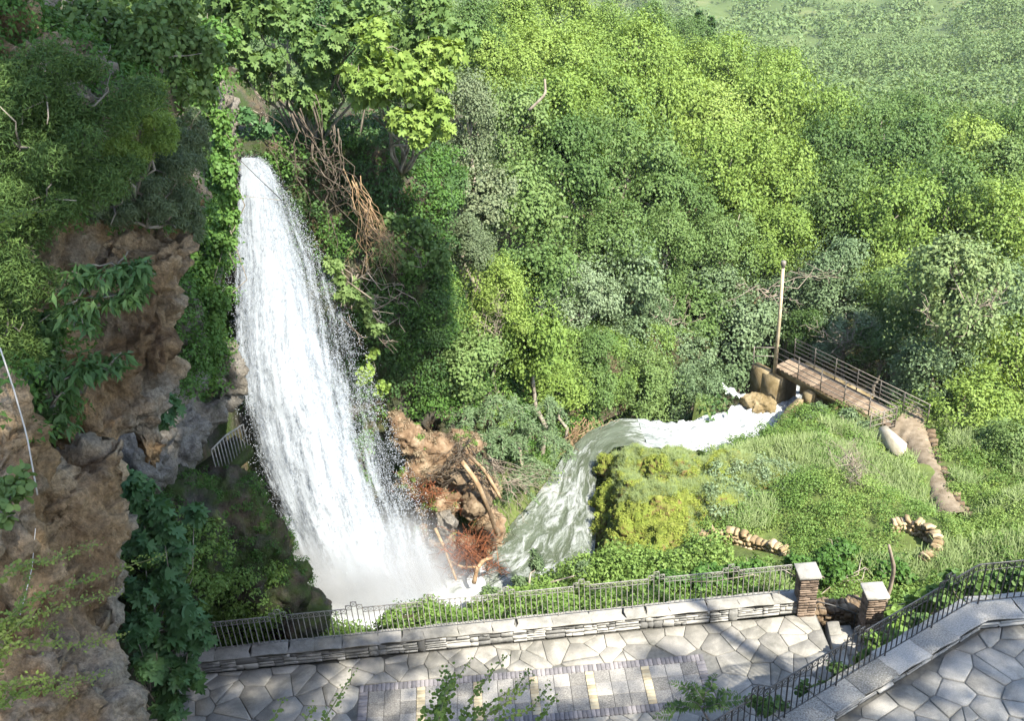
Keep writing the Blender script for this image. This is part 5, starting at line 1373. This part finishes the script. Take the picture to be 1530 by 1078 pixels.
# ---- shrubs behind the pillars and through the terrace railing
leafy('leafy_shrub', 'bright big-leaved shrub between the right pillar and the terrace railing', 'shrub', [BY(1348, 925, 16.8, (.34, .3, .25)), BY(1375, 900, 17, (.4, .3, .3)), BY(1312, 965, 15.8, (.25, .3, .2)), BY(1345, 955, 16, (.35, .3, .25)), BY(1295, 990, 15.2, (.25, .3, .2)), BY(1320, 995, 14.8, (.3, .3, .2)), BY(1410, 890, 17, (.4, .3, .3))], 2600, .15, T_ROUND, 'leaf_cover', atz(1300, 960, -.5), seed=20)
leafy('leafy_shrub', 'green shrub behind the right end of the terrace railing', 'shrub', [BY(1420, 880, 16.6, (.45, .4, .35)), BY(1470, 880, 16.4, (.5, .4, .35)), BY(1515, 870, 16.4, (.4, .4, .4)), BY(1450, 915, 15.6, (.4, .4, .25)), BY(1380, 930, 15.4, (.4, .3, .25))], 3400, .13, T_ROUND, 'leaf_mid', atz(1450, 900, -.5), seed=21)
leafy('leafy_shrub', 'dark green low shrub right behind the left pillar', 'shrub', [BY(1245, 850, 20, (.5, .5, .3)), BY(1290, 850, 20.5, (.6, .5, .35)), BY(1340, 860, 20, (.6, .5, .35)), BY(1390, 850, 20.5, (.6, .5, .3)), BY(1250, 820, 21, (.6, .5, .3)), BY(1320, 830, 21, (.5, .4, .3)), BY(1190, 845, 20, (.5, .4, .25)), BY(1120, 850, 20, (.6, .4, .3)), BY(1060, 860, 19.8, (.6, .4, .3)), BY(1000, 870, 19.6, (.6, .4, .25)), BY(1440, 840, 20.5, (.6, .5, .3))], 12000, .12, T_OVAL, 'leaf_ivy', atz(1250, 870, -.9), seed=22)
leafy('leafy_shrub', 'small plants sprouting along the foot of the terrace railing', 'shrub', [BY(1140, 1050, 11.0, (.25, .2, .12)), BY(1175, 1060, 10.95, (.2, .2, .15)), BY(1215, 1035, 11.3, (.25, .2, .15)), BY(1250, 1010, 11.7, (.25, .2, .2)), BY(1240, 1030, 11.5, (.2, .2, .12)), BY(1300, 985, 12, (.2, .2, .15))], 1100, .09, T_ROUND, 'leaf_mid', aty(1210, 1060, 11.3), seed=23)
leafy('leafy_shrub', 'grey-green bush growing up in front of the footbridge deck', 'shrub', [(atz(1225, 612, -3.6), (.5, .4, .35)), (atz(1262, 622, -3.5), (.6, .4, .4)), (atz(1292, 640, -3.5), (.4, .4, .3)), (atz(1205, 625, -3.7), (.45, .4, .35))], 5200, .09, T_OVAL, 'leaf_silver', atz(1250, 650, -3.9), seed=25)
leafy('willow_bush', 'feathery light bush at the stream end near the driftwood', 'shrub', [BY(800, 840, 22, (.3, .3, .35)), BY(785, 870, 21.6, (.4, .3, .35)), BY(735, 885, 21.2, (.35, .3, .25)), BY(870, 850, 21.8, (.35, .3, .25))], 5200, .11, T_LANCE, 'leaf_silver', atz(790, 900, -2), seed=24, up=.6, down=0)

# ================================================================== DEAD WOOD
def tangle(name, label, cat, starts, ends, n, mat, seed, r0=.02, wob=.09, sub=3, sag=0.0, Yj=.25):
    g_ = np.random.default_rng(seed); b_ = Buf()
    for i in range(n):
        s_ = starts[int(g_.integers(len(starts)))]; e_ = ends[int(g_.integers(len(ends)))]
        a = aty(s_[0] + g_.normal() * 6, s_[1] + g_.normal() * 6, s_[2] + g_.normal() * Yj * .3)
        e = aty(e_[0] + g_.normal() * 16, e_[1] + g_.normal() * 16, e_[2] + g_.normal() * Yj)
        P_ = branch_pts(a, e, g_, 9, wob, sag)
        b_.tube(P_, np.linspace(r0 * g_.uniform(.6, 1.2), r0 * .25, 9), 4)
        for _ in range(sub):
            k2 = int(g_.integers(3, 8)); d = norm(P_[k2] - P_[k2 - 2] + g_.normal(size=3) * .35 * np.linalg.norm(P_[k2] - P_[k2 - 2]))
            L = g_.uniform(.15, .5)
            b_.tube(branch_pts(P_[k2], P_[k2] + d * L + g_.normal(size=3) * .1, g_, 5, .12), np.linspace(r0 * .45, r0 * .15, 5), 3)
    return tag(obj(name, b_, mat), label, cat)
tangle('dead_branches', 'long bare vines hanging down the dark cliff right of the fall top', 'branches', [(470, 150, 25), (500, 190, 25), (440, 170, 25)], [(490, 330, 24.8), (520, 380, 24.7), (500, 300, 24.8), (560, 380, 24.7)], 18, 'darkbark', 1, .022, .07, 2)
tangle('dead_branches', 'tan fan of dry twigs pointing down over the slope', 'branches', [(530, 270, 25), (545, 310, 24.9)], [(590, 390, 24.6), (570, 405, 24.6), (600, 375, 24.6), (555, 400, 24.6)], 34, 'tanwood', 2, .012, .05, 3)
tangle('dead_branches', 'pale dead branches curling beside the middle of the fall', 'branches', [(500, 400, 25), (520, 420, 24.9), (530, 400, 24.9)], [(600, 450, 24.4), (605, 500, 24.4), (540, 500, 24.4), (570, 470, 24.3), (530, 470, 24.4)], 12, 'deadwood', 3, .026, .13, 3)
tangle('dead_branches', 'bare grey twigs along the upper right edge of the fall', 'branches', [(400, 210, 25.2), (380, 140, 25.2)], [(462, 290, 25), (440, 262, 25), (350, 150, 25), (400, 130, 25)], 10, 'darkbark', 4, .014, .08, 3)
tangle('root_tangle', 'rust-red tangle of roots at the foot of the boulders', 'roots', [(700, 835, 23.2), (690, 830, 23.2), (712, 840, 23.2)], [(680, 815, 23), (700, 805, 23), (725, 815, 23.1), (735, 840, 23.1), (690, 850, 22.9), (675, 840, 23)], 95, 'redroot', 5, .018, .16, 2, -.1)
tangle('root_tangle', 'dark red roots trailing over the top of the boulders', 'roots', [(640, 735, 24), (660, 735, 24)], [(625, 725, 24.1), (650, 755, 23.9), (600, 710, 24.3), (690, 750, 23.9)], 26, 'redroot', 6, .012, .12, 1)
tangle('brushwood', 'heap of dry brown brushwood above the boulders', 'branches', [(690, 690, 24.3), (720, 710, 24.4), (700, 660, 24.7)], [(740, 760, 24.3), (760, 790, 24.2), (660, 720, 24.1), (640, 700, 24.2), (745, 720, 24.6)], 34, 'darkbark', 7, .018, .07, 2)
tangle('brushwood', 'pale dry branches drooping toward the stream below the feathery tree', 'branches', [(730, 690, 25.6), (760, 720, 25.8)], [(790, 740, 25.7), (770, 780, 25.3), (820, 710, 26.6), (800, 725, 26)], 30, 'deadwood', 8, .012, .06, 3)
tangle('brushwood', 'brown roots overhanging the water at the stream bend', 'branches', [(860, 640, 31), (880, 632, 31.4)], [(850, 660, 30.6), (870, 655, 30.8), (895, 640, 31.3), (838, 680, 29.6)], 26, 'tanwood', 9, .02, .08, 2)
def log(name, label, pts, rad, mat='tanwood'):
    P_ = resample(np.array([aty(*q) for q in pts]), 10)
    return tag(obj(name, Buf().tube(P_, np.interp(np.linspace(0, 1, 10), np.linspace(0, 1, len(rad)), rad), 8), mat, None, True), label, 'log')
log('driftwood', 'pale forked log leaning out of the pool before the red roots', [(708, 872, 22.6), (713, 850, 22.7), (722, 838, 22.9), (735, 834, 23.1)], [.07, .06, .065, .04])
log('driftwood', 'orange log lying across the foot of the red roots', [(670, 838, 23.0), (690, 848, 22.8), (712, 848, 22.7)], [.035, .04, .03])
log('driftwood', 'long bare pole sloping down the boulders into the pool', [(650, 790, 23.5), (664, 820, 23.1), (682, 868, 22.5)], [.05, .045, .035])
log('driftwood', 'thick tan log lying down the bare bank right of the boulders', [(690, 690, 24.2), (712, 720, 24), (730, 760, 23.9), (742, 800, 23.8)], [.07, .08, .07, .05])
log('driftwood', 'short broken log beside the thick one on the bank', [(700, 680, 24.6), (725, 705, 24.5), (748, 745, 24.4)], [.05, .06, .045])
log('bare_limb', 'curved bare limb showing among the treetops above the fall', [(790, 165, 41), (806, 150, 41), (815, 140, 41), (814, 118, 41.2)], [.06, .055, .06, .04], 'deadwood')
log('dead_tree', 'thin grey dead tree standing beside the right pillar', [(1318, 915, 17.6), (1330, 880, 17.7), (1336, 850, 17.6), (1328, 815, 17.5)], [.06, .05, .05, .03], 'deadwood')
for lab, st_, en_, n_b, sd_ in [('pale bare limbs inside the blossoming tree at the right', [(1410, 500, 32.4), (1440, 480, 32.4)], [(1480, 440, 32.2), (1500, 430, 32.2), (1380, 440, 32.4), (1400, 400, 32.6)], 12, 11), ('white dead branches in front of the trees behind the footbridge', [(1255, 530, 37.2), (1250, 510, 37)], [(1215, 500, 37), (1280, 500, 37), (1270, 480, 37)], 10, 12), ('grey bare branches above the left end of the footbridge', [(1150, 440, 39.5)], [(1100, 430, 39.4), (1190, 435, 39.4), (1240, 410, 39.6)], 10, 13), ('grey bare twigs in the trees above the stream', [(1000, 500, 38.4), (990, 490, 38.2)], [(1030, 480, 38), (980, 470, 38), (1010, 470, 38)], 10, 14), ('grey dead stems on the sunny creeper slope', [(735, 480, 28.2), (740, 500, 28)], [(725, 440, 28.2), (730, 520, 27.8)], 14, 15), ('bleached dry twigs lying on the slope below the footbridge', [(1270, 690, 25.4), (1280, 720, 24.6)], [(1265, 670, 25.8), (1290, 740, 24.2), (1300, 730, 24.4), (1255, 680, 25.6)], 60, 16)]:
    tangle('dead_branches', lab, 'branches', st_, en_, n_b, 'deadwood', sd_, .03 if sd_ < 15 else .012, .12, 3)
# ---- cable on the near rock
tag(obj('cable', Buf().tube(resample(np.array([atd(0, 520, 9.6), atd(20, 580, 9.6), atd(40, 650, 9.7), atd(56, 740, 9.8)]), 12), .007, 6), 'cable'), 'pale thick cable running down the near rock at the left edge', 'cable')
tag(obj('cable', Buf().tube(resample(np.array([atd(53, 790, 9.9), atd(48, 850, 9.95), atd(30, 920, 10)]), 10), .004, 5), 'cable'), 'thin wire hanging below the cable on the near rock', 'cable')

# ================================================================== NEAR TWIGS
def twig(label, pts, dist, leafn, seed, size=.034, mat='leaf_twig', group='leafy shoots at the lower edge', tm=T_ROUND, fat=.012):
    g_ = np.random.default_rng(seed)
    P_ = resample(np.array([atd(x, y, dist + .12 * i) for i, (x, y) in enumerate(pts)]), 24)
    T = thing('leafy_shoot', label, 'shoot', P_[0])
    obj('stem', Buf().tube(P_, np.linspace(.0045, .0015, 24), 5), 'twigstem', T)
    t = np.sort(g_.random(leafn)) * .98 + .02
    pos = np.stack([np.interp(t, np.linspace(0, 1, 24), P_[:, k2]) for k2 in range(3)], 1) + g_.normal(size=(leafn, 3)) * fat
    tang = norm(P_[-1] - P_[0])
    leaves_b = leaves(Buf(), pos, np.tile([0, -.6, .7], (leafn, 1)), size * (1.15 - .65 * t) * g_.uniform(.7, 1.2, leafn), tm, g_, 0, .6, along=tang[None] * .7 + g_.normal(size=(leafn, 3)) * .6)
    obj('leaves', leaves_b, mat, T)
W = 'green leafy shoot rising from the bottom edge, '
for i, (lab, p, nl) in enumerate([
    ('thick dense leafy plume rising from the bottom edge before the plaza tiles', [(640, 1120), (652, 1078), (660, 1046), (671, 1006)], 300),
    (W + 'branching right from the dense plume', [(655, 1080), (665, 1036), (684, 1014), (705, 983)], 60),
    (W + 'second right of the dense plume', [(680, 1110), (692, 1072), (713, 1033), (739, 1001), (760, 978)], 90),
    (W + 'arching over the middle yellow brick strip', [(690, 1110), (712, 1064), (748, 1042), (774, 1026), (791, 1000)], 95),
    (W + 'just below the arching one', [(700, 1110), (729, 1068), (764, 1046), (799, 1014)], 85),
    (W + 'lowest of the right-leaning ones', [(715, 1110), (748, 1075), (793, 1062), (823, 1021)], 90),
    (W + 'rightmost and short', [(790, 1120), (806, 1078), (831, 1037)], 60),
    (W + 'alone in front of the left flagstones', [(470, 1115), (488, 1071), (512, 1032), (530, 1004)], 70),
    (W + 'small one left of the lone shoot', [(440, 1120), (455, 1080), (470, 1055)], 34),
    (W + 'leftmost small one on the flagstones', [(385, 1120), (405, 1085), (425, 1042)], 34)]):
    twig(lab, p, 5.2, nl, 200 + i, .025 if i else .032, fat=.012 if i else .026)
W = 'yellow-green feathery shoot reaching in from the left edge, '
for i, (lab, p) in enumerate([(W + 'topmost', [(-40, 900), (20, 850), (80, 835), (146, 814)]), (W + 'longest, crossing to the fig bush', [(-60, 980), (40, 900), (130, 865), (250, 829)]), (W + 'third from the top', [(-60, 1000), (40, 925), (110, 900), (178, 884)]), (W + 'crossing the grey rock', [(-60, 1020), (30, 960), (110, 965), (190, 948)]), (W + 'lowest but one', [(-60, 1060), (40, 1015), (100, 1020), (157, 1008)]), (W + 'lowest', [(-60, 1090), (20, 1040), (70, 1030), (110, 1040)]), (W + 'rising steeply at the edge', [(-30, 1060), (10, 960), (30, 900), (45, 850)]), (W + 'short one near the corner', [(-50, 980), (0, 940), (40, 930), (90, 940)]), ('thin pale shoot at the left edge high on the cliff', [(-40, 350), (20, 325), (80, 312)])]):
    twig(lab, p, 5.6, 300, 300 + i, .028, 'leaf_twig', tm=T_LANCE if False else T_LEAF, fat=.016)
    for k2 in range(3):
        pass
# ---- pinnate sapling between plaza and terrace
ps = thing('pinnate_sapling', 'fern-like sapling with pinnate fronds below the terrace railing', 'plant', aty(1055, 1090, 11.2))
g = np.random.default_rng(91); b_ = Buf(); tb = Buf()
for i, (x, y) in enumerate([(1000, 1020), (1030, 1022), (1070, 1008), (1100, 1035), (990, 1060), (1020, 1050), (975, 1075), (1090, 1060), (1125, 1050)]):
    a, e = aty(1050 + g.normal() * 5, 1062, 11.1), aty(x, y, 11.0 + g.normal() * .2)
    P_ = branch_pts(a, e, g, 10, .03, -.15); tb.tube(P_, np.linspace(.008, .003, 10), 4)
    q = resample(P_, 34)[6:]
    for s_ in (-1, 1):
        sd2 = norm(np.cross(norm(e - a), np.array([0, -.5, .8]))) * s_
        leaves(b_, q, np.tile([0, -.4, .9], (len(q), 1)), .11 * np.sin(np.linspace(.5, 3.0, len(q))) + .02, T_LANCE, g, 0, .2, along=np.tile(sd2 + norm(e - a) * .5, (len(q), 1)))
obj('fronds', b_, 'leaf_mid', ps); tb.tube(branch_pts(aty(1050, 1062, 11.1), aty(1060, 1130, 11.2), g), .02, 5); obj('stalks', tb, 'bark', ps)

# ================================================================== FAR SIDE OF THE VALLEY
fg = np.random.default_rng(17)
pts_ = []
while len(pts_) < 3600:
    Y = 88 + 900 * fg.random() ** 1.7
    X = fg.uniform(-.12, .62) * Y
    z = 0
    pts_.append((X, Y))
pts_ = np.array(pts_); zz = ground_z(pts_[:, 0], pts_[:, 1], False)
fx, fy, fd = topx(np.stack([pts_[:, 0], pts_[:, 1], zz + 3], 1))
vis = (fx > 640) & (fx < 1580) & (fy > -60) & (fy < 260) & ~((nz_(np.stack([pts_[:, 0], pts_[:, 1], zz], 1), .03, 0) < -.62))
pts_, zz, fd = pts_[vis], zz[vis], fd[vis]
od = np.argsort(fd); pts_, zz = pts_[od], zz[od]
NI = 240
labs = ['small round green tree on the hazy slope across the valley', 'small dark tree on the hazy slope across the valley', 'pale olive tree on the hazy slope across the valley']
fmats = ['leaf_far', 'leaf_dark', 'leaf_olive']
for (X, Y), z in zip(pts_[:NI], zz[:NI]):
    k2 = int(fg.choice(3, p=[.72, .12, .16])); r = fg.uniform(1.9, 3.6)
    T = thing('valley_tree', labs[k2], 'tree', (X, Y, z), labs[k2].replace('small', 'the').replace('pale', 'the') + ' group')
    o = shared('crown', CR_F[int(fg.integers(4))][0], T, (X, Y, z + r * .9), (r, r, r * fg.uniform(.8, 1.15)), fg.random() * 6); setmat(o, fmats[k2])
    obj('trunk', Buf().bar((X, Y, z - .3), (X, Y, z + r * .7), .14, 5), 'bark', T)
n2 = len(pts_) - NI
cen = np.stack([pts_[NI:, 0], pts_[NI:, 1], zz[NI:] + 2.4], 1); rad = fg.uniform(1.8, 4.2, n2)
fb_ = Buf(); nr_ = cen[:, 1] < 240
clump_leaves(fb_, cen[nr_], np.stack([rad, rad, rad * .9], 1)[nr_], int(nr_.sum()) * 240, .48, T_TRI, fg, .6, .4, jitter=.4)
clump_leaves(fb_, cen[~nr_], np.stack([rad, rad, rad * .9], 1)[~nr_], int((~nr_).sum()) * 90, .9, T_TRI, fg, .6, .4, jitter=.4)
obj('far_woodland', fb_, 'leaf_far', None, False, kind='stuff', label='hazy mass of far woodland on the slope across the valley', category='woodland')
sc_ = fg.random((700, 2)); sY = 90 + 400 * sc_[:, 0] ** 1.4; sX = (-.1 + .7 * sc_[:, 1]) * sY; sz = ground_z(sX, sY, False); sr = fg.uniform(.7, 1.6, 700)
obj('far_scrub', clump_leaves(Buf(), np.stack([sX, sY, sz + .4], 1), np.stack([sr, sr, sr * .8], 1), 46000, .42, T_TRI, fg, .6, .4), 'leaf_olive', None, False, kind='stuff', label='low olive scrub between the far trees', category='scrub')
# pylon
py_ = aty(885, 24, 470); T = thing('power_pylon', 'grey lattice power pylon far off at the top edge', 'pylon', py_)
b_ = Buf(); hs = np.linspace(0, 34, 9); ws = np.linspace(3.2, .6, 9)
for s1, s2 in ((1, 1), (1, -1), (-1, -1), (-1, 1)):
    b_.tube(np.array([py_ + np.array([s1 * w2, s2 * w2, h2]) for h2, w2 in zip(hs, ws)]), .22, 4)
for h2, w2, h3, w3 in zip(hs[:-1], ws[:-1], hs[1:], ws[1:]):
    for s1, s2, t1, t2 in ((1, -1, -1, -1), (-1, -1, 1, -1), (1, 1, 1, -1), (-1, 1, -1, -1)):
        b_.bar(py_ + np.array([s1 * w2, s2 * w2, h2]), py_ + np.array([t1 * w3, t2 * w3, h3]), .13)
obj('lattice_mast', b_, 'greysteel', T)
ar = Buf()
for h2 in (22, 27, 32): ar.bar(py_ + np.array([-6, 0, h2]), py_ + np.array([6, 0, h2]), .2)
obj('cross_arms', ar, 'greysteel', T)

# ================================================================== SHADE TREES round the viewpoint
for lab, foot, crowns in [('tall shade tree behind the viewpoint', (9, -9, 12), [(1.6, 5.4, 22.8, 2.9), (1.5, 2.0, 22.6, 2.4), (5.2, 4.2, 23.8, 3.0), (9.0, 1.6, 24.0, 3.2), (6.5, -1.5, 25, 3.2), (-1.2, 8.8, 23, 2.6), (1.2, 10.6, 22.7, 2.2), (2.9, 8.4, 22.7, 2.0), (3.2, -.4, 23.2, 2.0)]),
                          ('tall shade tree right of the viewpoint', (23, -3, 4), [(12.6, .4, 23.6, 2.7), (18.9, .4, 23.2, 2.7), (12, -3.5, 24.5, 3.2), (20.5, -2, 23, 3.2), (14.8, -1.2, 24.8, 2.3), (17.4, .2, 25, 1.8), (7.4, 15.2, 23.4, 2.2)])]:
    T = thing('shade_tree', lab, 'tree', foot)
    b_ = Buf().tube([foot, (foot[0] - .4, foot[1], 16), (foot[0] - 1, foot[1] + 1, 22)], [.5, .42, .34], 10)
    for i, (x, y, z, r) in enumerate(crowns):
        o = shared('crown', (CR_SP[i % 2] if (i in (0, 1, 4, 5) and foot[0] > 20) or (i == 3 and foot[0] < 20) else CR_B[i % 6])[0], T, (x, y, z), (r, r, r * .7), i * 1.3); setmat(o, 'leaf_mid')
        b_.tube([(foot[0] - .9, foot[1] + .9, 21.4), ((foot[0] + x) / 2, (foot[1] + y) / 2, 24 + .2 * i), (x, y, z)], [.22, .14, .06], 7)
    obj('trunk', b_, 'bark', T)

# ================================================================== AIR
m_, n_, o_ = newmat('hazeair')
pv = N(n_, 'ShaderNodeVolumePrincipled'); pv.inputs['Color'].default_value = (.93, .97, 1.0, 1); pv.inputs['Density'].default_value = .00011
n_.links.new(pv.outputs[0], o_.inputs['Volume'])
obj('haze', Buf().box((0, 740, -28), (2100, 1640, 124)), 'hazeair', None, False, kind='stuff', label='thin pale haze over the valley', category='haze')
